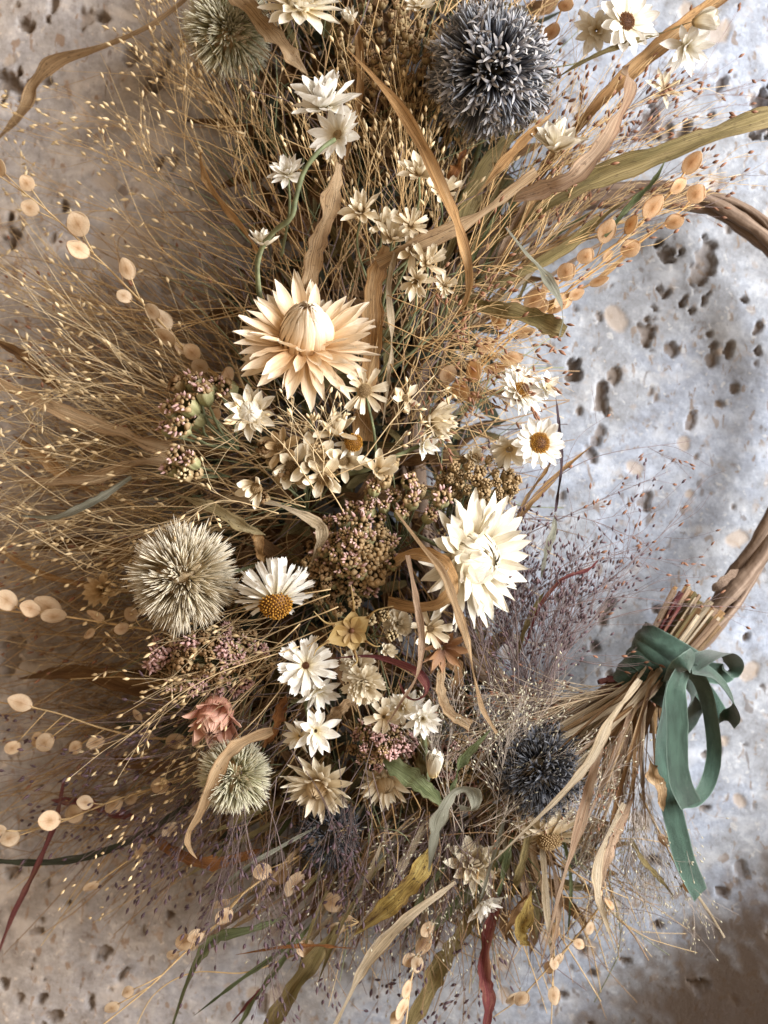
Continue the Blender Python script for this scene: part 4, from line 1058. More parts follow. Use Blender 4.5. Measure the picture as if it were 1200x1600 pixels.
blade('wide olive blade cut off by the bottom edge left of the straw blade', [(395, 1640, 4.6), (445, 1568, 5), (495, 1492, 5.4), (540, 1430, 5.2)], 34, 'olive', [.3, .1, .2, .3], 'leaf')
blade('broad olive brown blade between the pale pods and the burgundy blade', [(622, 1640, 3.8), (668, 1548, 4.2), (712, 1470, 4.5), (770, 1390, 4.6)], 40, 'olive', [.3, .2, .2, .3], 'blunt')
blade('green blade behind the crumpled cream flower', [(640, 1490, 4.6), (700, 1425, 5), (760, 1370, 5), (800, 1320, 4.8)], 22, 'green', [.3, .2, .4, .3], 'both')
blade('long dark green blade lying across the lower-left stone', [(-40, 1344, 2), (60, 1348, 2.6), (140, 1338, 3.2), (220, 1306, 3.8), (290, 1262, 4.2), (380, 1220, 4.4)], 17, 'darkgreen', [.6, .3, .2, .4, .3, .2], 'blunt')
blade('thin red brown blade crossing the dark green blade', [(100, 1220, 3.2), (84, 1290, 3.1), (50, 1370, 2.8), (20, 1430, 2.4), (-10, 1510, 2)], 12, 'burgundy', [.3, .5, .2, .4, .5], 'leaf')
blade('thin rust blade lying level above the wide olive blade', [(368, 1492, 5.6), (440, 1480, 5.9), (500, 1478, 5.9), (556, 1482, 5.6)], 9, 'rust', .5, 'both')
blade('dark orange leaf in the shade below the small green thistle', [(228, 1302, 3.8), (280, 1335, 4.2), (340, 1348, 4.4), (420, 1325, 4.2)], 36, 'rust', [.4, .1, .2, .4], 'both')
blade('thin red blade between the slim green blades', [(360, 1600, 4.4), (395, 1560, 4.7), (430, 1520, 4.8)], 8, 'burgundy', .3, 'both')
blade('dark purple stem hanging behind the orange-eyed daisy', [(868, 620, 6.3), (874, 670, 6.2), (877, 730, 6), (868, 800, 5.6)], 8, 'purple', .2, 'blunt')
blade('pale green leaf at the foot of the dark purple stem', [(868, 800, 5.6), (864, 830, 5.8), (852, 868, 5.6), (845, 905, 5.2)], 18, 'greygreen', .3, 'both')
blade('thin purple brown blade arching out over the stone', [(820, 1010, 5.4), (845, 945, 6), (880, 905, 6.3), (918, 890, 6.3), (938, 872, 6.2)], 9, 'burgundy', .4, 'leaf')
blade('olive blade rising through the mauve grass haze', [(805, 1040, 5.4), (818, 990, 5.6), (836, 950, 5.8), (850, 925, 5.8)], 14, 'olive', .3, 'both')
blade('orange blade slanting behind the white strawflower', [(780, 850, 5), (826, 790, 5.3), (868, 745, 5.4), (925, 696, 5)], 16, 'orange', [.2, .4, .2, .5], 'both')
blade('second orange blade bent beside the slanting orange one', [(795, 840, 5), (822, 780, 5.4), (850, 740, 5.5), (866, 715, 5.3)], 10, 'orange', .2, 'both')
blade('brown husk leaf hanging from the bundle', [(1012, 1180, 5.8), (1022, 1210, 6.4), (1030, 1240, 6.3), (1036, 1268, 5.8)], 30, 'tan', [.8, .2, .3, .8], 'both', cup=.8)
blade('yellow brown withered bract hanging below the cream strawflower', [(830, 1392, 5.4), (822, 1425, 6), (812, 1460, 5.8), (828, 1478, 5.4)], 34, 'mottled', [.4, .2, .2, .3], 'both', cup=.7)
blade('dark withered bract beside the yellow brown one', [(832, 1390, 5.2), (806, 1420, 5.4), (788, 1462, 5.2)], 24, 'brown', .4, 'both', cup=.7)
blade('small tan leaf between the carnation-like tuft and the white stars', [(560, 1085, 6), (535, 1105, 6.2), (508, 1128, 5.8)], 30, 'tan', .2, 'both')
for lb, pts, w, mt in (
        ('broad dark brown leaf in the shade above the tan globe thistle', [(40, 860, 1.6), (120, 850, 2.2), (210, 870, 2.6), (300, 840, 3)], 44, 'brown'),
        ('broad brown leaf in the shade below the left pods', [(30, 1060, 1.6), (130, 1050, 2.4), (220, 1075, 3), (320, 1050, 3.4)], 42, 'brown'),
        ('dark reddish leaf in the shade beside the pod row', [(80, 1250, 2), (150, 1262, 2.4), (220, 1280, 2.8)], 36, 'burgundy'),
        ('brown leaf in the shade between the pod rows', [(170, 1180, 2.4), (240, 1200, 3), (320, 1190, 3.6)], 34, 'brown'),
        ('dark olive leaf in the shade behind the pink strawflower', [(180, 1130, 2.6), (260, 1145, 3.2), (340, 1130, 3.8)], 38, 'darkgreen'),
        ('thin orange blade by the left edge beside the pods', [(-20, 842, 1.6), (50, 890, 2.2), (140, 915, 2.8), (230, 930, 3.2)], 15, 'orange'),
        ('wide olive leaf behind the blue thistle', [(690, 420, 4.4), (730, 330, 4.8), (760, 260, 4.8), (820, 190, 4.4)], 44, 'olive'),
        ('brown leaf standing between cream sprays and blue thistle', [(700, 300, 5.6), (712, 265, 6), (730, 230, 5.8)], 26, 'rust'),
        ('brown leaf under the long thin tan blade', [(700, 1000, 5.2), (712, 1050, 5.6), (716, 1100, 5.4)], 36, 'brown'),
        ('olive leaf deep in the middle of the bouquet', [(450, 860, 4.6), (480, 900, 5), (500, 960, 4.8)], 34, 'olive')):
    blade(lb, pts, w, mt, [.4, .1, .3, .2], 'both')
blade('straw stalk sticking out past the ribbon tail over the brown corner', [(1035, 1290, 4.6), (1060, 1345, 4.8), (1095, 1405, 4.8), (1133, 1465, 4.4)], 6, 'straw', .2, 'blunt', name='straw_stalk', cup=-.8)
blade('dull olive blade end between the bundle and the ribbon tail', [(985, 1310, 5), (1005, 1345, 5.2), (1030, 1372, 5), (1052, 1400, 4.6)], 12, 'olive', [.3, .5, .6, .5], 'leaf')

def lower_blades():
    r = random.Random(77)
    for i in range(46):
        x, y, h = r.uniform(470, 860), r.uniform(1230, 1340), r.uniform(3.4, 5.6)
        a = R(-90 + (x - 690) / 380 * 62 - 16 + r.uniform(-26, 16)); ln = r.uniform(110, 260)
        b = r.uniform(-30, 30)
        pts = [(x, y, h), (x + ln * .5 * math.cos(a) + b * .6, y - ln * .5 * math.sin(a), h + r.uniform(0, .7)), (x + ln * math.cos(a), y - ln * math.sin(a), h + r.uniform(-1, .2))]
        mt = r.choice(['green', 'olive', 'straw', 'tan', 'brown', 'greygreen', 'green', 'olive', 'pinktan', 'straw'])
        word = {'green': 'green', 'olive': 'olive', 'straw': 'pale straw', 'tan': 'tan', 'brown': 'brown', 'greygreen': 'grey green', 'pinktan': 'pinkish tan'}[mt]
        long = 'long' if ln > 200 else 'short' if ln < 150 else 'thin'
        blade(long + ' ' + word + ' blade in the lower spray, tip by the ' + near(pts[2][0], min(1590, pts[2][1])), pts, r.uniform(7, 17), mt, r.uniform(-.5, .5), r.choice(['both', 'leaf']), group='blades of the lower spray', n=24)
lower_blades()
def upper_blades():
    r = random.Random(78)
    for i in range(26):
        x, y, h = r.uniform(690, 800), r.uniform(400, 520), r.uniform(3.6, 5.2)
        a = R(r.uniform(22, 72)); ln = r.uniform(170, 330)
        b = r.uniform(-20, 20)
        pts = [(x, y, h), (x + ln * .5 * math.cos(a) + b, y - ln * .5 * math.sin(a) + b, h + r.uniform(.2, .7)), (x + ln * math.cos(a), y - ln * math.sin(a), h + r.uniform(-.8, .3))]
        mt = r.choice(['olive', 'olive', 'tan', 'straw', 'green', 'orange', 'pinktan'])
        word = {'green': 'green', 'olive': 'olive', 'straw': 'pale straw', 'tan': 'tan', 'orange': 'orange', 'pinktan': 'pinkish tan'}[mt]
        blade(('long ' if ln > 250 else 'short ') + word + ' blade slanting up, tip by the ' + near(pts[2][0], max(10, pts[2][1])), pts, r.uniform(5, 14), mt, r.uniform(-.5, .5), r.choice(['both', 'leaf']), group='blades slanting to the upper right', n=24)
upper_blades()

# ================================================================== strawflowers
flower('strawflower', 'large peach strawflower with a tall closed bud, the biggest bloom', 478, 530, 7.2, 232, (.10, -.76, .64), 'p_peach',
       [(20, -10, .96, .20, -.18), (20, 3, 1.0, .20, -.12), (18, 16, .96, .22, -.06), (15, 30, .86, .26, .0)],
       dome=(.40, .62, .0, 'p_peach'), wid=.235, curve=.08, cup=.45, seed=1, group='strawflowers', cat='strawflower',
       stem=[(478, 530, 6.6), (482, 620, 5.6), (490, 700, 4.4)], stem_w=7)
flower('strawflower', 'large white strawflower facing the bare stone', 738, 872, 7.3, 214, (.66, -.74, -.12), 'p_ivory',
       [(17, -2, 1.0, .20, -.12), (17, 10, 1.0, .20, -.06), (15, 26, .92, .2, 0), (11, 46, .82, .22, .05)],
       dome=(.46, .46, 0, 'p_ivory'), wid=.27, curve=.06, cup=.4, seed=2, group='strawflowers', cat='strawflower',
       stem=[(738, 872, 6.6), (700, 860, 5), (640, 830, 4.2)], stem_w=7)
flower('strawflower', 'shaded pink strawflower above the small green thistle', 338, 1112, 6, 124, (-.1, -.75, -.55), 'p_pink',
       [(10, 34, 1.0, .2, -.05), (9, 56, .95, .2, 0)], dome=(.5, .8, 0, 'p_pink'), wid=.42, cup=.4, seed=3, group='strawflowers', cat='strawflower')
flower('strawflower', 'tan strawflower in shadow under the lowest white star', 498, 1228, 6, 116, (-.25, -.85, -.4), 'p_cream',
       [(19, 4, 1.0, .2, -.06), (18, 20, .95, .2, 0), (15, 40, .8, .2, .04)], dome=(.34, .5, 0, 'p_tan'), wid=.26, seed=4, group='strawflowers', cat='strawflower')
flower('strawflower', 'second tan strawflower under the pinkish brown yarrow', 602, 1222, 5.4, 92, (.1, -.85, -.5), 'p_cream',
       [(17, 4, 1.0, .2, -.06), (16, 26, .92, .2, 0)], dome=(.36, .5, 0, 'p_tan'), wid=.26, seed=5, group='strawflowers', cat='strawflower')
flower('strawflower', 'cream strawflower with brown eye below the dark thistle', 858, 1308, 5.2, 116, (.05, -.62, -.78), 'p_cream',
       [(17, -40, 1.0, .26, -.1), (16, -24, 1.0, .26, -.05), (14, -8, .8, .26, .0)], centre='tan', cw=.40, wid=.30, flat=.8, seed=6, group='strawflowers', cat='strawflower')
flower('strawflower', 'crumpled cream flower below the pale green curl', 738, 1352, 4.8, 104, (.2, -.75, .5), 'p_cream',
       [(13, 16, 1.0, .15, -.06), (12, 40, .95, .14, 0), (10, 60, .8, .12, .04)], jit=26, wid=.34, cup=.5, curve=.25, seed=7, group='strawflowers', cat='strawflower')
flower('everlasting_flower', 'white papery flower hanging beside the burgundy blade', 752, 1410, 5.2, 76, (.5, -.55, -.7), 'p_white', EVER, wid=.42, cup=.5, seed=8)
flower('strawflower', 'pale strawflower cut by the top edge', 468, 6, 6, 140, (.05, -.75, .6), 'p_ivory',
       [(14, -4, 1.0, .2, -.08), (12, 16, .95, .2, 0), (10, 40, .8, .2, .04)], dome=(.36, .6, 0, 'p_ivory'), wid=.40, cup=.4, seed=9, group='strawflowers', cat='strawflower')

# ================================================================== white everlastings and daisies
EG = 'white everlasting flowers'
flower('everlasting_flower', 'upper of the twin white everlastings, petals pointing up', 506, 166, 8.2, 128, (-.1, -.62, .78), 'p_white',
       [(9, 6, 1.0, .12, -.05), (10, 30, .95, .12, 0), (9, 52, .85, .1, .05), (7, 70, .7, .08, .08)], wid=.52, cup=.45, seed=11, group=EG)
flower('everlasting_flower', 'lower of the twin white everlastings, seen from behind on a bent green stem', 528, 212, 8.6, 106, (.42, .72, -.1), 'p_white',
       [(10, -22, 1.0, .08, 0), (9, -8, .95, .08, .02), (6, 24, .7, .06, .05)], wid=.38, cup=-.3, curve=-.08, seed=12, group=EG,
       stem=[(523, 218, 9.2), (498, 236, 9.5), (474, 270, 9.3), (462, 312, 9), (455, 340, 8.8), (428, 362, 8.2), (408, 390, 7.6), (402, 425, 6.8), (410, 500, 5)], stem_w=9)
flower('everlasting_flower', 'small white star beside the bent green stem', 450, 272, 7.8, 72, (-.15, -.9, .35), 'p_white', EVER, wid=.38, seed=13, group=EG,
       stem=[(450, 276, 7.3), (452, 330, 6.4), (440, 400, 5)], stem_w=5)
flower('everlasting_flower', 'half-open white flower at the foot of the bent green stem', 412, 385, 7.6, 66, (.1, -.45, .88), 'p_ivory', [(8, 30, 1.0, .1, 0), (7, 52, .95, .1, .04), (6, 70, .8, .08, .06)], wid=.4, cup=.4, seed=14, group=EG)
flower('everlasting_flower', 'round ivory everlasting with a tight closed heart, below the peach strawflower', 391, 645, 7.8, 82, (.05, -.95, .05), 'p_ivory',
       [(11, 18, 1.0, .3, -.1), (10, 38, .8, .34, 0)], dome=(.52, .42, 0, 'p_ivory'), wid=.42, cup=.5, seed=15, group=EG)
flower('dried_daisy', 'ragged cream daisy with a fuzzy tan centre beside the wide brown blade', 570, 610, 7.4, 74, (.1, -.95, -.1), 'p_cream', [(9, 4, 1.0, .28, 0), (5, 30, .85, .24, .03)], centre='tan', cw=.34, wid=.40, tip='notch', seed=16, group='dried cream daisies', flat=.9,
       stem=[(572, 618, 7), (585, 680, 6.4), (588, 740, 5.4)], stem_w=5)
flower('dried_daisy', 'small five-petalled cream daisy near the wide brown blade', 634, 622, 7, 54, (.15, -.95, .1), 'p_cream', [(5, 14, 1.0, .2, 0)], centre='tan', cw=.24, wid=.5, seed=17, group='dried cream daisies')
flower('everlasting_flower', 'cream flower fanned out sideways under the tangled hair grass', 672, 655, 6.8, 104, (.86, -.45, -.1), 'p_cream', [(10, 34, 1.0, .1, -.05), (9, 52, 1.0, .1, 0), (8, 70, .95, .08, .05)], wid=.36, cup=.3, seed=18, group=EG)
flower('everlasting_flower', 'small white flower below the fanned cream one', 662, 695, 7, 58, (.55, -.8, -.1), 'p_white', [(8, 24, 1.0, .1, 0), (7, 50, .95, .1, .05)], wid=.42, seed=19, group=EG,
       stem=[(655, 697, 6.8), (620, 712, 7), (570, 735, 6.6), (520, 742, 5.8)], stem_w=8)
flower('everlasting_flower', 'faint small cream flower above the beaded tan yarrow', 738, 715, 6, 46, (.4, -.8, .1), 'p_cream', [(7, 24, 1.0, .1, 0), (6, 50, .95, .1, .05)], wid=.42, seed=20, group=EG)
flower('daisy', 'white daisy with a tall orange eye under the orange pods', 812, 612, 6.7, 90, (.5, -.75, .35), 'p_white', EVERF, centre='orange', cw=.36, wid=.34, seed=21, group='white daisies', flat=.9, cat='daisy', inner=('brown', .2, .36))
flower('everlasting_flower', 'white cupped star at the tip of the dark purple stem', 853, 607, 6.4, 58, (.35, -.85, .3), 'p_white', [(7, 22, 1.0, .1, 0), (6, 44, .9, .1, .05)], wid=.48, cup=.4, seed=22, group=EG)
flower('daisy', 'white daisy facing out with an orange ring round a brown eye', 842, 692, 7, 84, (.22, -.95, -.05), 'p_white', [(15, 4, .9, .28, -.02), (14, 16, .86, .28, .03)], centre='orange', cw=.46, wid=.40, tip='round', seed=23, group='white daisies', cat='daisy', flat=.4, inner=('brown', .30, .16))
flower('daisy', 'white daisy turned down behind the orange-ringed daisy', 796, 702, 6.5, 72, (-.1, -.75, -.6), 'p_ivory', [(11, 6, 1.0, .2, -.02), (10, 24, .92, .2, .03)], wid=.36, tip='round', seed=24, group='white daisies', cat='daisy')
flower('daisy', 'white daisy with a big orange button beside the tan globe thistle', 430, 938, 7.6, 122, (.16, -.55, -.82), 'p_white',
       [(20, -52, 1.0, .30, -.16), (20, -38, 1.05, .30, -.10), (18, -22, .95, .32, -.04), (14, -8, .62, .34, 0)], centre='orange', cw=.50, wid=.25, tip='notch', seed=25, group='white daisies', cat='daisy', flat=1.0)
flower('everlasting_flower', 'shaggy white everlasting with a dark eye, below the orange-button daisy', 478, 1040, 7.4, 100, (.05, -.92, .2), 'p_white',
       [(12, 4, 1.0, .12, -.05), (12, 22, .95, .12, 0), (9, 44, .7, .14, .04)], centre='brown', cw=.13, wid=.36, tip='notch', seed=26, group=EG)
flower('everlasting_flower', 'white everlasting tucked under the shaggy dark-eyed one', 497, 1080, 7.1, 76, (.35, -.75, -.5), 'p_white', [(10, 6, 1.0, .12, -.05), (10, 24, .95, .12, 0), (7, 46, .8, .1, .05)], wid=.38, seed=27, group=EG)
flower('everlasting_flower', 'brightest white star, lowest of the white flowers in the middle', 493, 1142, 7.6, 88, (.35, -.9, .05), 'p_white', [(8, 0, 1.0, .08, -.03), (8, 26, .95, .08, .03), (5, 56, .8, .1, .06)], wid=.36, seed=28, group=EG,
       stem=[(485, 1140, 7.2), (478, 1100, 6.6), (476, 1060, 5.8)], stem_w=7)
flower('everlasting_flower', 'dull white star half hidden behind the brightest star', 468, 1150, 6.9, 66, (-.4, -.85, -.1), 'p_ivory', STAR, wid=.34, seed=29, group=EG)
flower('everlasting_flower', 'white star below the red leaf loop', 660, 1122, 7.6, 74, (.2, -.95, -.15), 'p_white', EVER, wid=.38, seed=30, group=EG,
       stem=[(660, 1128, 7), (664, 1170, 6.4), (668, 1220, 5.6)], stem_w=9)
flower('everlasting_flower', 'dim white star behind the one under the red loop', 630, 1106, 7, 66, (-.3, -.9, .2), 'p_ivory', EVER, wid=.38, seed=31, group=EG)
flower('everlasting_flower', 'white cup flower held by the pinkish tan blade', 866, 232, 6.3, 112, (.1, -.6, .75), 'p_ivory', [(7, 22, 1.0, .1, -.05), (6, 46, .95, .1, 0), (5, 72, .95, .08, .04)], wid=.5, cup=.5, seed=32, group=EG)
flower('daisy', 'white daisy with a dark brown eye near the top edge', 978, 34, 6.2, 100, (.35, -.9, -.05), 'p_white', [(11, 4, 1.0, .2, -.03), (11, 18, .95, .2, .02)], centre='brown', cw=.32, wid=.42, tip='round', seed=33, group='white daisies', cat='daisy', flat=.35)
flower('everlasting_flower', 'pale flower behind the brown-eyed daisy', 932, 48, 5.5, 84, (-.2, -.85, -.3), 'p_ivory', EVER, wid=.42, seed=34, group=EG)
flower('everlasting_flower', 'closed white tulip-shaped flower beside the brown-eyed daisy', 1085, 35, 6, 76, (.9, -.35, .1), 'p_ivory', [(6, 58, 1.0, .2, 0), (6, 70, 1.0, .2, .03), (5, 78, .95, .14, .05)], wid=.75, cup=.7, curve=.3, tip='round', seed=35, group=EG)
flower('everlasting_flower', 'white petals hanging under the tulip-shaped flower', 1072, 72, 5.2, 96, (.2, -.7, -.6), 'p_white', EVER, wid=.34, seed=36, group=EG)
flower('everlasting_flower', 'small cream flower against the stone above the broad olive blade', 1038, 140, 4.6, 74, (.1, -.95, .1), 'p_cream', STAR, wid=.3, seed=37, group=EG)
flower('everlasting_flower', 'tiny white flower at the top beside the blue thistle', 655, 10, 5.8, 58, (-.1, -.8, .5), 'p_ivory', EVER, wid=.4, seed=38, group=EG)
flower('everlasting_flower', 'greenish white bud at the top behind the brown seed umbel', 548, 36, 5.4, 52, (-.2, -.7, .6), 'p_ivory', [(7, 55, 1, .15, 0), (6, 70, .9, .12, .04)], wid=.5, cup=.6, seed=39, group=EG)
flower('everlasting_flower', 'shaded tan flower beside the tan globe thistle', 160, 922, 4, 68, (-.3, -.85, .2), 'p_tan', EVER, wid=.42, seed=40, group=EG)
flower('dried_daisy', 'tan ruffled daisy beneath the looped tan leaf', 672, 982, 7, 72, (.2, -.95, .1), 'p_cream', RAG, centre='tan', cw=.22, wid=.44, tip='notch', seed=41, group='dried cream daisies')
flower('dried_daisy', 'small tan ruffled daisy above the pinkish brown yarrow', 600, 1120, 7, 66, (-.1, -.95, .1), 'p_cream', [(7, 20, 1.0, .1, 0), (6, 44, .8, .1, .04)], wid=.5, tip='notch', seed=42, group='dried cream daisies')
flower('everlasting_flower', 'rust brown spiky flower between the two thin hanging blades', 692, 1012, 6.2, 92, (.2, -.8, -.4), 'p_rust', [(9, 12, 1.0, .12, 0), (8, 36, .9, .1, .04)], wid=.3, seed=43)
flower('everlasting_flower', 'small white flower in front of the lower bundle leaves', 640, 1100, 6.2, 54, (0, -.9, .3), 'p_white', EVER, wid=.4, seed=44, group=EG)
# white cocoon bud
flower('everlasting_flower', 'white cocoon-like closed bud beside the green leaves', 678, 1198, 6.8, 44, (.05, -.35, .93), 'p_ivory', [(9, 68, 2.0, .35, -.9), (8, 74, 2.0, .28, -.8), (6, 80, 1.9, .16, -.7)], wid=.5, curve=.35, cup=.8, tip='round', seed=45, group=EG)

# carnation-like tufts
CARN = [(13, 0, 1.0, .05, -.1), (13, 24, .98, .05, 0), (12, 46, .95, .04, .05), (9, 68, .9, .03, .08)]
flower('carnation_tuft', 'pale yellow ruffled tuft like a tiny carnation, below the brown star pod', 568, 1066, 7.3, 82, (.05, -.9, -.3), 'p_cream', CARN, wid=.42, tip='notch', cup=.5, seed=46, group='ruffled yellow tufts')
flower('carnation_tuft', 'second ruffled yellow tuft, tucked behind the first', 560, 1040, 6.8, 66, (-.4, -.8, .3), 'p_cream', CARN, wid=.42, tip='notch', cup=.5, seed=47, group='ruffled yellow tufts')
flower('carnation_tuft', 'small pale ruffled bud touching the red leaf loop', 605, 1018, 7.2, 38, (.3, -.85, .3), 'p_cream', [(9, 30, 1, .05, 0), (9, 55, .95, .05, 0), (7, 72, .9, .03, 0)], wid=.5, tip='notch', cup=.5, seed=48, group='ruffled yellow tufts')
flower('carnation_tuft', 'dim cream ruffled bud above the tan ruffled daisy', 622, 975, 6.4, 60, (.1, -.9, .2), 'p_cream', CARN, wid=.4, tip='notch', cup=.5, seed=49, group='ruffled yellow tufts')

# star-shaped seed pod
root = empty('star_seed_pod', P(549, 985, 7.6), (.05, -1, -.05))
pr = U(38, 7.6)
for i in range(6):
    az = R(90 + 60 * i + (8 if i % 2 else -6)); ln = pr * (1.0, .92, 1.25, 1.0, .9, 1.05)[i]
    mb = MB(); t = np.linspace(0, 1, 10)
    wv = np.array([.05, .2, .32, .38, .36, .28, .2, .1, .05, .02]); u = np.linspace(-1, 1, 5)
    g = np.stack([t[:, None] + 0 * u, wv[:, None] * u, .22 * np.abs(u)[None] ** 1.3 * wv[:, None] * 3 * .6 + .12 * t[:, None] ** 2], -1)
    uu, vv = np.meshgrid(np.linspace(0, 1, 5), t); mb.grid(g, uv=np.stack([uu, vv], -1))
    obj('pod_valve', mb.mesh('pod_valve', M['p_pod']), root, Matrix.Rotation(az, 4, 'Z') @ Matrix.Diagonal((ln, ln, ln, 1)))
    mb = MB(); mb.tube(spline([(ln * .8, 0, ln * .1), (ln * 1.25, ln * .06, ln * .24), (ln * (1.9 if i in (0, 1, 5) else 1.45), ln * .22 * (-1) ** i, ln * .3)], 8), np.linspace(1, .35, 8) * U(2.2, 7.6), 5)
    obj('pod_horn', mb.mesh('pod_horn', M['p_pod']), root, Matrix.Rotation(az, 4, 'Z'))
mb = MB(); mb.blobs([(0, 0, .0003)], [pr * .12]); obj('pod_eye', mb.mesh('pod_eye', M['disc_brown']), root)
tag(root, 'yellow brown seed pod opened into a six-pointed star', 'seed pod')

# ================================================================== sprays of dried cream florets in the upper middle
CG = 'dried cream daisies'
for i, (x, y, d, ax, lb) in enumerate((
        (655, 272, 62, (-.1, -.85, .4), 'cream dried floret at the top of the spray beside the slim orange blade'),
        (688, 300, 58, (.3, -.85, .2), 'cream dried floret half covered by the slim orange blade'),
        (565, 330, 62, (-.2, -.9, .3), 'cream dried floret, first of the spray above the peach strawflower'),
        (598, 352, 54, (.1, -.9, .3), 'brownish dried floret in the middle of the cream spray'),
        (612, 372, 60, (.1, -.85, .4), 'cream dried floret just above the wide tan blade'),
        (642, 352, 50, (.2, -.9, .2), 'pale dried floret between the two cream sprays'),
        (645, 392, 56, (.2, -.9, .1), 'cream dried floret under the wide tan blade'),
        (668, 412, 56, (.3, -.9, .1), 'ivory dried floret by the hanging end of the slim orange blade'),
        (650, 440, 50, (-.1, -.8, -.5), 'drooping cream floret pointing down at the wide brown blade'),
        (695, 446, 38, (.1, -.95, 0), 'tight ivory knob nestled in the curled end of the slim orange blade'))):
    flower('dried_daisy', lb, x, y, 7.2 + (i % 3) * .25, d * 1.3, ax, 'p_cream', [(7, 14, 1.0, .16, 0), (7, 38, .85, .14, .03), (4, 66, .6, .1, .04)], centre='tan', cw=.2, wid=.4, tip='notch' if i % 2 else 'point', cup=.5, curve=.15, seed=60 + i, group=CG,
           drop=.12, stem=[(x, y + 4, 6.8), (x - 6, y + 60, 6), (590, y + 150, 4.6)], stem_w=4)
# ragged brown-and-cream daisies below the peach strawflower
for i, (x, y, d, ax, ct, lb) in enumerate((
        (455, 728, 62, (.2, -.85, -.3), 'tan', 'peach-tinted dried daisy in the middle of the brown cluster'),
        (486, 722, 64, (.3, -.9, 0), 'tan', 'cream dried daisy with broad petals in the brown cluster'),
        (505, 745, 58, (.1, -.8, -.5), 'tan', 'dried daisy hanging lowest in the brown cluster'),
        (440, 700, 52, (-.4, -.85, .1), 'tan', 'small dried daisy next to the round ivory everlasting'),
        (528, 676, 62, (-.1, -.6, .75), None, 'folded shell-like cream petals beside the orange button'),
        (402, 762, 54, (-.3, -.8, -.4), 'tan', 'tan dried daisy dropping its petals above the straw blade'),
        (536, 720, 56, (.2, -.9, 0), 'tan', 'faded dried daisy below the orange button'),
        (590, 735, 54, (.2, -.8, .4), None, 'pale dried petals beside the wide brown blade foot'))):
    flower('dried_daisy', lb, x, y, 7.1 + (i % 3) * .2, d * 1.3, ax, 'p_cream' if i != 3 else 'p_tan', [(6, 18, 1.0, .25, 0), (5, 44, .9, .2, .03)], centre=ct, cw=.34, wid=.52, cup=.5, curve=.2, seed=80 + i, group=CG, drop=.15, tip='round', flat=.9)
flower('daisy', 'bare orange button flower in the brown cluster', 551, 692, 7.3, 58, (.3, -.9, .1), 'p_white', [(8, -20, .9, .3, -.1)], centre='orange', cw=.58, wid=.3, seed=95, group='white daisies', cat='daisy', flat=1.0, drop=.4)

# ================================================================== globe thistles
thistle('large blue grey globe thistle near the top edge', 768, 108, 6.4, 108, 'blue', 290, (.5, .3, 1), stem=[(768, 150, 5), (740, 260, 4), (700, 360, 3.4)])
thistle('large tan globe thistle in the middle of the shaded side', 284, 902, 6.6, 97, 'tan', 290, (.05, -1, .05), stem=[(300, 900, 5), (380, 890, 4.4), (460, 860, 3.8)])
thistle('greenish globe thistle half hidden at the top edge', 358, 50, 3.6, 84, 'green', 220, (0, -1, .2))
thistle('small green and cream globe thistle near the lower pods', 368, 1212, 6.4, 68, 'green', 220, (.05, -1, -.15))
thistle('dark blue globe thistle veiled by grass beside the bound bundle', 842, 1202, 6.0, 80, 'dark', 190, (.1, -1, 0))
thistle('dark thistle deep in shadow under the tan strawflower', 512, 1302, 4.6, 62, 'dark', 130, (0, -1, 0))

# ================================================================== yarrow
cluster('yarrow_cluster', 'green and tan yarrow beside the left pod sprig', [
    (318, 612, 7.6, 21), (292, 632, 7.6, 21), (338, 600, 7.2, 17), (354, 606, 7.4, 18), (282, 668, 7.7, 23), (302, 596, 7, 17), (276, 600, 6.8, 16, 'brown'), (268, 640, 7.2, 17), (302, 654, 7.1, 18), (260, 668, 7.2, 14, 'pink')],
    'green', (372, 702, 4.8), seed=1, out=(-.6, -.55, .6), stem_w=5)
cluster('yarrow_cluster', 'small green yarrow sprig above the straw blade', [
    (276, 712, 7.1, 18), (298, 720, 7.3, 15, 'pink'), (288, 740, 7.2, 15, 'pale'), (268, 732, 6.8, 14), (306, 738, 6.8, 13, 'tan')], 'green', (360, 745, 4.8), seed=2, out=(-.5, -.7, .5))
cluster('yarrow_cluster', 'green and pink yarrow heads above the white strawflower', [
    (600, 748, 7, 16, 'tan'), (612, 722, 6.9, 14, 'tan'), (585, 762, 7, 15), (640, 752, 7, 16), (644, 782, 7.2, 15), (690, 778, 7.2, 20, 'pink'), (628, 800, 7.1, 13, 'pink'), (672, 806, 7, 13, 'pink'),
    (655, 765, 6.6, 14, 'tan'), (600, 790, 7, 14, 'pink'), (575, 795, 6.9, 14, 'pink'), (580, 775, 6.6, 13), (616, 775, 6.7, 14)], 'green', (620, 860, 4.8), seed=3, out=(.1, -.7, .7))
cluster('yarrow_cluster', 'beaded tan yarrow plate between the daisies and the white strawflower',
    scatter_heads(748, 752, 60, 38, 6, 6.8, 11, 34, 5, 1.2) , 'tan', (700, 830, 4.6), seed=4, out=(.2, -.8, .5))
cluster('yarrow_cluster', 'large pink and tan yarrow at the heart of the bouquet',
    scatter_heads(560, 858, 58, 68, 6.2, 7.6, 17, 34, 6, 1.0, ['pink', 'pink', 'tan', 'green']), 'pink', (560, 940, 4.6), seed=5, out=(.1, -1, .2))
cluster('yarrow_cluster', 'brown yarrow between the orange-button daisy and the pink yarrow',
    scatter_heads(502, 900, 38, 46, 5.8, 6.8, 13, 22, 7, 1.15, ['brown', 'tan', 'brown']), 'brown', (520, 960, 4.4), seed=6, out=(0, -1, .2))
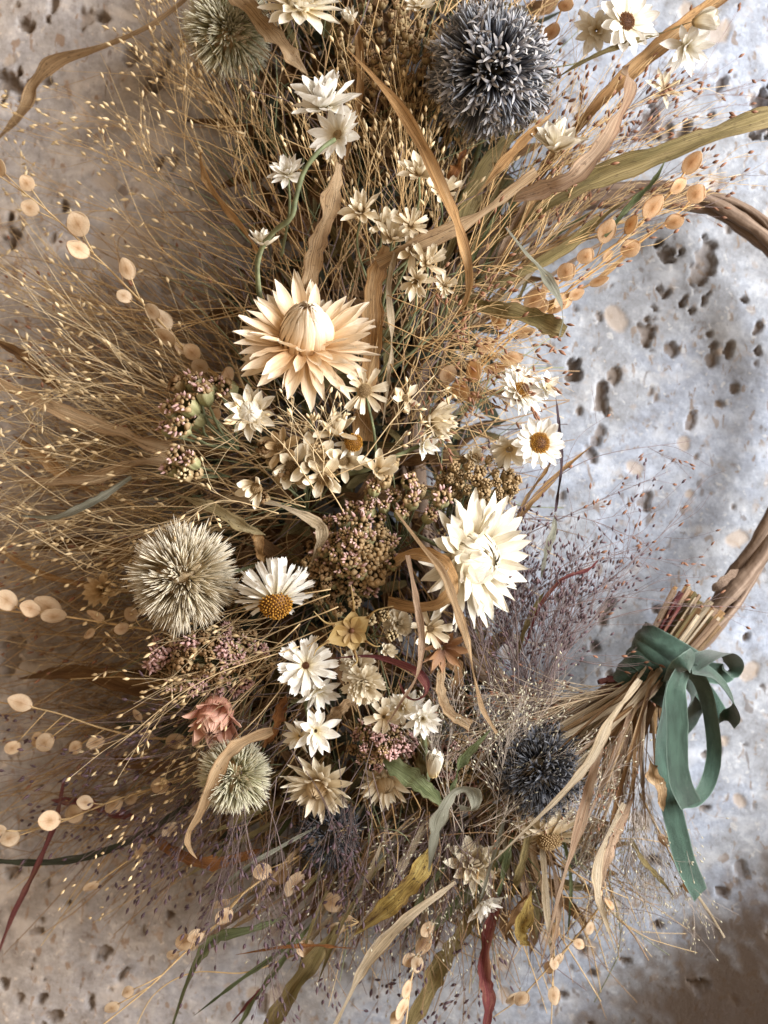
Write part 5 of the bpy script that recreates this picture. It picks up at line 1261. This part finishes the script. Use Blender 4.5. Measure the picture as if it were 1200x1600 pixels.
cluster('yarrow_cluster', 'dusky mauve yarrow under the tan globe thistle',
    scatter_heads(330, 1030, 94, 52, 5.8, 6.8, 14, 50, 8, 1.05, ['mauve', 'pink', 'brown', 'brown']), 'mauve', (400, 1050, 4.2), seed=7, out=(-.2, -1, -.2))
cluster('yarrow_cluster', 'pinkish brown yarrow below the white stars',
    scatter_heads(596, 1165, 46, 34, 5.8, 6.8, 12, 24, 9, 1.1, ['mauve', 'brown', 'pink']), 'mauve', (600, 1200, 4.2), seed=8, out=(0, -1, .1))
cluster('yarrow_cluster', 'speckled tan and pink yarrow beside the white cocoon bud',
    scatter_heads(722, 1190, 34, 40, 5.2, 6, 10, 22, 10, 1.1, ['tan', 'mauve', 'pale']), 'tan', (720, 1240, 4), seed=9, out=(.1, -1, .1))
cluster('yarrow_cluster', 'lone pale yarrow heads above the brown star pod', [
    (554, 940, 7.4, 13, 'tan'), (528, 952, 6.8, 12, 'brown'), (578, 968, 6.8, 13, 'pale'), (600, 962, 6.6, 13, 'pale'), (612, 992, 6.8, 12, 'pale')], 'tan', (570, 1000, 5), seed=10, out=(0, -1, .3))
cluster('dried_umbel', 'wiry brown seed umbel between the top strawflower and the blue thistle',
    scatter_heads(606, 110, 88, 112, 4.2, 5.6, 9, 110, 11, 1.2, ['brown', 'brown', 'tan']), 'brown', (600, 280, 3.2), 'hair_brown', 'seed umbel', seed=11, out=(0, -.8, .6), stem_w=2.4)
cluster('dried_buds', 'fuzzy tan buds in the brown cluster under the peach strawflower', [
    (470, 668, 7.2, 15), (412, 702, 7, 15, 'brown'), (510, 745, 7.4, 14), (440, 740, 7.2, 15, 'brown'), (498, 700, 7.3, 14), (512, 718, 7.2, 12), (396, 768, 6.9, 14), (412, 778, 6.8, 12, 'brown'), (488, 684, 7, 12), (530, 730, 6.9, 13),
    (425, 718, 6.8, 12), (468, 744, 7.2, 13, 'brown')],
    'tan', (480, 800, 4.8), cat='dried buds', seed=12, out=(0, -.9, .3))

# ================================================================== pod sprigs
sprig('long sprig of papery pods slanting in from the left edge', [(360, 600, 5), (300, 556, 5), (240, 492, 5), (180, 430, 4.8), (120, 372, 4.6), (60, 318, 4.4), (-20, 262, 4)],
      [(-2, 262, None, 1.2), (42, 286, 4.9, 1.05), (47, 325, 4.9, 1.05), (122, 350, 5, 1.15), (122, 390, 5.1, 1.1), (199, 421, 5.2, 1.05), (194, 463, 5.2, .95), (238, 487, 5.4, 1), (258, 526, 5.4, 1), (255, 500, 4.9, .9), (300, 550, 5.3, 1), (312, 573, 5.5, 1), (356, 588, 5.3, 1.1), (335, 650, 5, .9), (285, 545, 4.9, .9)], seed=1)
sprig('short sprig of papery pods left of the tan globe thistle', [(240, 985, 4.6), (170, 974, 4.6), (90, 962, 4.4), (-20, 952, 4)],
      [(10, 938, 4.6, 1.15), (47, 951, 4.7, 1.0), (76, 948, 4.5, 1.15), (84, 962, 4.8, 1.15), (150, 962, 4.9, 1), (190, 982, 5, .95), (140, 990, 4.6, .7), (205, 960, 4.6, .9)], seed=2)
sprig('sprig of pods below the short left sprig, under trailing hair grass', [(320, 1148, 4.6), (240, 1154, 4.4), (160, 1138, 4.2), (80, 1112, 4), (-20, 1094, 3.8)],
      [(32, 1098, 4.2, .9), (58, 1155, 3.8, .95), (20, 1168, 3.6, .95), (70, 1160, 4, .95), (118, 1168, 4, .9), (150, 1160, 4.3, .85), (215, 1118, 4.6, .6), (274, 1158, 4.5, 1), (230, 1150, 4.2, .8)], seed=3)
sprig('sprig of round pods ending in a pair at the left edge', [(330, 1205, 4.4), (240, 1232, 4.4), (180, 1250, 4.4), (130, 1270, 4.2), (70, 1292, 4), (-20, 1304, 3.8)],
      [(16, 1310, 4.3, 1.05), (77, 1282, 4.6, 1), (-4, 1298, 4.4, 1), (133, 1254, 4.6, 1), (116, 1272, 4, .95), (178, 1258, 4.4, 1), (250, 1228, 4.6, .9), (205, 1248, 4.3, .85)], seed=4)
sprig('sprig of three round pods strung along a bare stalk on grey stone', [(360, 1230, 4.6), (300, 1272, 4.4), (262, 1298, 4.2), (220, 1330, 3.9), (142, 1386, 3.3)],
      [(142, 1385, 3.4, .95), (220, 1329, 4.1, .85), (266, 1296, 4.4, .85), (310, 1262, 4.5, .9)], seed=5, w=3.6)
sprig('long orange pod sprig slanting to the bottom-left corner', [(545, 1290, 5), (450, 1348, 5), (380, 1396, 5), (335, 1448, 4.8), (285, 1492, 4.6), (230, 1545, 4.4), (150, 1610, 4)],
      [(175, 1574, 4.4, .8), (200, 1550, 4.6, .8), (288, 1472, 4.7, 1), (306, 1463, 5, .9), (270, 1492, 4.5, .7), (350, 1432, 5, 1), (345, 1412, 4.6, .9), (410, 1362, 5.2, 1.1), (460, 1380, 5, 1.05), (440, 1365, 4.7, 1), (495, 1312, 5.2, 1), (515, 1330, 4.9, .9), (300, 1480, 4.2, .9)], seed=6)
sprig('thin pod sprig curving to the bottom edge beside the green blade', [(560, 1440, 5), (500, 1475, 4.9), (440, 1500, 4.8), (380, 1520, 4.7), (300, 1520, 4.4), (240, 1555, 4.2), (205, 1620, 4)],
      [(478, 1482, 5.2, .95), (525, 1452, 5.2, .95), (540, 1435, 5.3, .9), (520, 1410, 4.9, .9)], seed=7, w=3)
sprig('spray of orange pods reaching up over the vine ring', [(760, 545, 4.4), (840, 468, 4.8), (920, 410, 5.2), (980, 368, 5.5), (1030, 322, 5.7), (1075, 262, 5.8)],
      [(1081, 255, 6, 1.05), (1060, 290, 6, .95), (1020, 324, 6, 1.1), (986, 351, 6, 1.1), (948, 362, 5.8, 1), (915, 400, 5.6, .9), (885, 425, 5.4, .9), (860, 445, 5.3, .9), (835, 470, 5.2, 1)], 'pod_orange', 'stem_orange', seed=8, w=3.6)
sprig('second spray of orange pods just below the tall one', [(740, 585, 4.2), (830, 500, 4.6), (920, 430, 5), (1000, 378, 5.3), (1050, 340, 5.4), (1110, 295, 5.3)],
      [(1088, 303, 5.7, 1.05), (1054, 346, 5.7, 1.0), (985, 388, 5.5, .9), (935, 440, 5.2, 1), (950, 400, 5, .8), (900, 460, 5, .8), (870, 478, 4.8, 1)], 'pod_orange', 'stem_orange', seed=9, w=3.4)
sprig('bushy orange pods behind the tangled hair grass', [(690, 640, 4.2), (740, 580, 4.6), (790, 530, 4.9), (850, 490, 5), (900, 440, 4.8)],
      [(760, 540, 5.2, 1.1), (800, 560, 5.2, 1.1), (740, 580, 5.2, 1.2), (720, 610, 5.2, 1.1), (780, 500, 5, 1), (820, 520, 5.1, 1), (775, 575, 5, 1), (845, 480, 5, 1), (880, 470, 4.9, .9), (700, 585, 5, 1), (805, 485, 4.7, 1), (735, 620, 5, 1)], 'pod_orange', 'stem_orange', seed=10, w=3.4)
sprig('sprig of small round pods hanging below the dark bracts', [(872, 1400, 4.4), (868, 1450, 4.5), (864, 1510, 4.5), (861, 1620, 4.2)],
      [(866, 1505, 4.7, .72), (858, 1512, 4.4, .7), (866, 1555, 4.7, .72), (865, 1455, 4.6, .65), (905, 1475, 4.6, .6)], seed=11, w=3, r_px=15)
sprig('slanted sprig of small pods crossing the hanging one', [(935, 1420, 4.4), (895, 1470, 4.5), (850, 1520, 4.4), (812, 1560, 4.2), (770, 1590, 4)],
      [(815, 1560, 4.6, .75), (803, 1560, 4.3, .75), (922, 1450, 4.6, .75), (872, 1500, 4.6, .7)], seed=12, w=3, r_px=15)
sprig('short sprig of pale pods between the straw blade and the olive brown blade', [(690, 1420, 4.8), (665, 1470, 4.9), (645, 1520, 4.8), (632, 1620, 4.4)],
      [(652, 1506, 5.2, .8), (640, 1500, 5, .95), (662, 1475, 5.1, .9), (668, 1452, 5, .8), (636, 1545, 5, .8), (628, 1575, 4.9, .8), (620, 1590, 4.8, .7)], seed=13, w=3.4, r_px=15)
sprig('sprig of two tan pods on the stalk beside the ribbon tail', [(1000, 1240, 4.6), (1030, 1300, 4.7), (1055, 1350, 4.8), (1075, 1395, 4.8)],
      [(1036, 1312, 5, .62), (1064, 1328, 4.8, .62), (1073, 1386, 4.9, .6), (1058, 1312, 4.6, .45)], 'pod_orange', 'stem_tan', seed=14, w=4)
sprig('two orange pods at the top edge beside the blue thistle', [(840, 90, 4.6), (865, 45, 4.8), (890, -20, 4.8)], [(884, 8, 5.2, 1.0), (862, 50, 5, .8)], 'pod_orange', 'stem_orange', seed=15, w=3.4)
sprig('orange pods hidden at the foot of the burgundy blade', [(930, 1330, 4.4), (945, 1380, 4.6), (952, 1430, 4.4)], [(952, 1412, 4.8, .7), (935, 1395, 4.8, .55)], 'pod_orange', 'stem_orange', seed=16, w=3)

# ================================================================== hair grass
def grass():
    fan('thin straw grass panicle over upper-left stone', 'straw panicles over the upper-left stone', 21, (455, 440), (40, 50), (3.4, 5.2), 98, 176, 320, 540, (1.2, 3.6), 'hair', 'seed_cream', 1, nbr=8, thick=.62, spread=17, bend=.22)
    fan('pale grass panicle with cream seeds', 'pale panicles trailing to the left edge', 26, (430, 740), (50, 60), (4.6, 6.6), 146, 200, 290, 540, (2.2, 5.4), 'hair_pale', 'seed_cream', 2, nbr=8, thick=.78, spread=18, bend=.24)
    fan('brown grass panicle in the shade', 'brown panicles in the left shade', 30, (430, 800), (60, 180), (2.8, 4.4), 138, 218, 300, 560, (1.0, 2.6), 'hair', 'seed_brown', 3, nbr=9, seeds=.4, thick=.65, bend=.22)
    fan('long pale grass panicle in front of blooms', 'pale panicles over the tan thistle', 9, (500, 950), (50, 60), (7.0, 7.8), 176, 236, 240, 400, (4.6, 7.0), 'hair_pale', 'seed_cream', 4, nbr=9, thick=.95, sag=.05, spread=26)
    fan('fine grass panicle with dark seeds', 'dark-seeded panicles over the lower-left stone', 16, (440, 1110), (60, 60), (4.6, 6.4), 182, 236, 250, 420, (2.5, 5.5), 'hair_purple', 'seed_dark', 5, nbr=10, thick=.7, sag=.06)
    fan('fine purple panicle with white seeds', 'white-seeded panicles over the lower-left stone', 6, (430, 1110), (60, 60), (5, 6.6), 185, 240, 240, 380, (3, 5.5), 'hair_purple', 'seed_cream', 6, nbr=8, thick=.6, sag=.06, seed_len=10)
    fan('drooping purple panicle with dark seeds', 'purple panicles drooping at the bottom', 16, (480, 1190), (110, 40), (6.0, 7.2), 232, 292, 180, 330, (4.6, 6.6), 'hair_purple', 'seed_dark', 7, nbr=11, thick=.7, sag=.1)
    fan('mauve grey panicle in the purple haze', 'mauve panicles beside the white strawflower', 44, (800, 1110), (65, 80), (4.2, 6.4), 55, 118, 170, 330, (3.8, 6.4), 'hair_purple', 'seed_dark', 8, nbr=13, thick=.7, seed_len=9, spread=26)
    fan('wispy single panicle over pale stone', 'wispy panicles over the pale stone', 9, (800, 900), (40, 120), (4.8, 6.2), -12, 42, 220, 390, (3.5, 5.5), 'hair_purple', 'seed_brown', 9, nbr=6, thick=.75, spread=30, seeds=.6, seed_len=10)
    fan('straight brown panicle streaming up', 'brown panicles streaming to the upper right', 26, (750, 430), (50, 60), (4.0, 6.0), 18, 72, 200, 400, (3.4, 5.6), 'hair', 'seed_brown', 10, nbr=9, thick=.9, spread=13, seeds=.5)
    fan('thin mauve panicle above the vine ring', 'mauve panicles above the vine ring', 9, (850, 330), (60, 60), (4.0, 5.6), 18, 60, 220, 350, (3, 5), 'hair_purple', 'seed_brown', 11, nbr=8, thick=.75, seeds=.6)
    fan('tangled brown hair grass', 'tangled panicles in front of the orange pods', 14, (640, 520), (50, 60), (6.2, 7.2), -50, 30, 130, 250, (6.0, 7.6), 'hair', 'seed_brown', 12, nbr=11, thick=.75, spread=50, bend=.3, seeds=.5)
    fan('upright straw hair grass', 'upright panicles in the upper middle', 18, (620, 400), (80, 50), (4.8, 6.2), 68, 118, 200, 340, (4.6, 6.4), 'hair', 'seed_cream', 13, nbr=8, thick=.85, spread=16)
    fan('grey veil-like panicle with tiny seeds', 'grey panicles veiling the dark thistle', 23, (760, 1290), (70, 40), (5.8, 7.0), 20, 110, 120, 230, (5.6, 7.4), 'hair_grey', 'seed_pale', 14, nbr=14, thick=.55, seed_len=6, spread=36)
    fan('tan plume spreading from the bundle', 'plumes fanning from the bound bundle', 26, (985, 1075), (16, 14), (4.2, 5.6), 176, 262, 130, 290, (4.4, 6.4), 'hair_tan', 'seed_brown', 15, nbr=16, thick=1.0, spread=20, seed_len=6)
    fan('grey fuzzy panicle hanging below the bundle', 'fuzzy panicles below the bundle', 17, (985, 1180), (26, 40), (4.2, 5.6), 244, 292, 150, 270, (3.6, 5.0), 'hair_grey', 'seed_pale', 16, nbr=18, thick=.6, seed_len=5.5, spread=28)
    fan('dark fuzzy panicle with tiny pale seeds', 'fuzzy panicles among the lower blades', 22, (720, 1250), (80, 50), (4.4, 6.0), 205, 285, 160, 300, (4.0, 5.6), 'hair_purple', 'seed_pale', 17, nbr=14, thick=.6, seed_len=6, spread=28)
    fan('sparse curly straw stem', 'curly stems over the middle', 7, (500, 760), (70, 50), (7.4, 8.2), 20, 200, 120, 220, (7.2, 8.4), 'hair_pale', 'seed_cream', 18, nbr=5, thick=.9, spread=50, bend=.4)
    fan('thin brown stem pointing to bottom edge', 'thin stems at the bottom edge', 8, (640, 1380), (160, 30), (4.4, 5.6), 235, 285, 150, 240, (3, 4.6), 'hair_brown', 'seed_dark', 19, nbr=7, thick=.7, spread=24)
grass()

# ================================================================== bound bundle and velvet ribbon
BC = (1025, 1040, 4.4)                        # middle of the binding
def bundle():
    r = random.Random(31)
    O = P(*BC)
    ax = norm(P(1100, 935, 4.2) - P(1000, 1075, 4.4))
    cr = norm(np.cross(ax, np.array([0, -1.0, 0])))          # across the bundle
    up = np.array([0, -1.0, 0])
    root = empty('straw_bundle', O)
    mats = ['straw', 'olive', 'pinktan', 'tan', 'straw', 'brown', 'olive', 'orange']
    for i in range(78):
        a = r.uniform(0, 6.28); q = math.sqrt(r.random())
        u, v = q * math.cos(a), q * math.sin(a)
        w = U(38, 4.4)
        top = U(r.uniform(92, 135), 4.4); bot = U(r.uniform(60, 170), 4.4)
        sp = 1 + .28 * r.random()
        p = [(-ax * bot + cr * u * w * 1.9 + up * v * w * .9), (-ax * U(40, 4.4) + cr * u * w * 1.0 + up * v * w * .62), cr * u * w * .92 + up * v * w * .6, (ax * top + cr * u * w * 1.12 * sp + up * v * w * .62)]
        mb = MB(); c = spline(p, 14)
        if r.random() < .72:
            mb.tube(c, U(r.uniform(2, 4.2), 4.4), 5, flat=r.uniform(.5, 1))
        else:
            tn = norm(np.gradient(c, axis=0)); sd = norm(np.cross(tn, up + cr * r.uniform(-.8, .8))) * U(r.uniform(4, 7.5), 4.4)
            mb.grid(np.stack([c - sd, c + up * U(1.5, 4), c + sd], 1))
        mt = r.choice(mats)
        if u < -.55 and r.random() < .45: mt = 'burgundy'
        obj('straw', mb.mesh('straw', M[mt]), root)
    for i in range(84):
        an = R(r.uniform(208, 272)); ln = r.uniform(130, 330); hh = r.uniform(4.0, 6.4)
        x0, y0 = 1000 + r.uniform(-22, 22), 1078 + r.uniform(-16, 16)
        b = r.uniform(-26, 26)
        pts = [(x0 + 20, y0 - 30, 4.6), (x0, y0, hh - .3), (x0 + ln * .5 * math.cos(an) + b * .4, y0 - ln * .5 * math.sin(an), hh + r.uniform(0, .6)), (x0 + ln * math.cos(an) + b, y0 - ln * math.sin(an), hh + r.uniform(-1.2, .3))]
        me = strip_mesh('straw_leaf', [P(*p) - O for p in pts], U(r.choice((3, 4, 5, 6, 8, 11)), hh), M[r.choice(['straw', 'pinktan', 'straw', 'tan', 'olive', 'brown'])], r.uniform(-.4, .4), r.choice(['thin', 'fat', 'thin']), seed=900 + i, n=22, wav=.14, cup=.3, crink=.06, nb=5)
        obj('straw_leaf', me, root)
    tag(root, 'bundle of cut straw stems tied with green velvet against the vine ring', 'straw bundle')
    # ribbon
    rib = empty('velvet_ribbon', O)
    for k in range(4):
        off = ax * U(-33 + 22 * k, 4.4)
        mb = MB(); a = np.linspace(0, 6.28318, 41)
        rr = 1.0 + .04 * k + .02 * np.sin(a * 3 + k)
        tilt = .22 * (-1) ** k
        c = off + cr * (np.cos(a) * rr * U(45, 4.4))[:, None] + up * (np.sin(a) * rr * U(31, 4.4))[:, None] + ax * (np.cos(a + k) * tilt * U(26, 4.4))[:, None]
        out = norm(cr * np.cos(a)[:, None] / 45 + up * np.sin(a)[:, None] / 31)
        wd = U(19, 4.4)
        cols = [c + ax * wd * s + out * (U(3, 4.4) * (1 - s * s) + U(1.6, 4.4) * math.sin(s * 5 + k)) for s in np.linspace(-1, 1, 7)]
        g = np.stack(cols, 1)
        uu, vv = np.meshgrid(np.linspace(0, 1, 7), np.linspace(0, 3, 41)); mb.grid(g, uv=np.stack([uu, vv], -1))
        obj('wrap', mb.mesh('wrap', M['velvet']), rib)
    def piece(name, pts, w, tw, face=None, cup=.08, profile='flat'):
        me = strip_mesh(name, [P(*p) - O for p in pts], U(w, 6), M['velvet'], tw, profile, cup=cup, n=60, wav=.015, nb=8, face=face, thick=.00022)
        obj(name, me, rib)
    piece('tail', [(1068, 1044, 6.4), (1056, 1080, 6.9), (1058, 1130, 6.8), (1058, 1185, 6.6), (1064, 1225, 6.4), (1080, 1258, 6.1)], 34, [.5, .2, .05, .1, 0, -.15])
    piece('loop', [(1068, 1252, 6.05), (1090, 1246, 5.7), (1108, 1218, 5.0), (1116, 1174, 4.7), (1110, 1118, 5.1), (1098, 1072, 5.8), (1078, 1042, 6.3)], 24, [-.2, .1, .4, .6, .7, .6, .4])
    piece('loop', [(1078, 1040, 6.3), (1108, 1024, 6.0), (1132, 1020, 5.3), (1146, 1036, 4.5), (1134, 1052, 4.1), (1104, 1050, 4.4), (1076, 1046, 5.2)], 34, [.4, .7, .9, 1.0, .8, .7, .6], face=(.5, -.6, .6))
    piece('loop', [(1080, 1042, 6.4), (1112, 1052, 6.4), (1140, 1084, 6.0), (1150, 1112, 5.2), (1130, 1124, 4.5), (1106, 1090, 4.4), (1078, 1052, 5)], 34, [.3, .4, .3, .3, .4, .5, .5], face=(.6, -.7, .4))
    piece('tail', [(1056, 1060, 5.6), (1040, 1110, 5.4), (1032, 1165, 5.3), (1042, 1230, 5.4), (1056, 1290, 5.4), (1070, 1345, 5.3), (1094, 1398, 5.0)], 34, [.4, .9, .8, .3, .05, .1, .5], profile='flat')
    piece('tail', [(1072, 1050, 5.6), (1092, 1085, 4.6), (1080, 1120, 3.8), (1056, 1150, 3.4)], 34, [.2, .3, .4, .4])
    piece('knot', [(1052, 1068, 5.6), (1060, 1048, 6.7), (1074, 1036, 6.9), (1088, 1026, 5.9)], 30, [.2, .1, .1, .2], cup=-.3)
    tag(rib, 'green velvet ribbon wound round the straw bundle and tied in a bow', 'ribbon')
bundle()
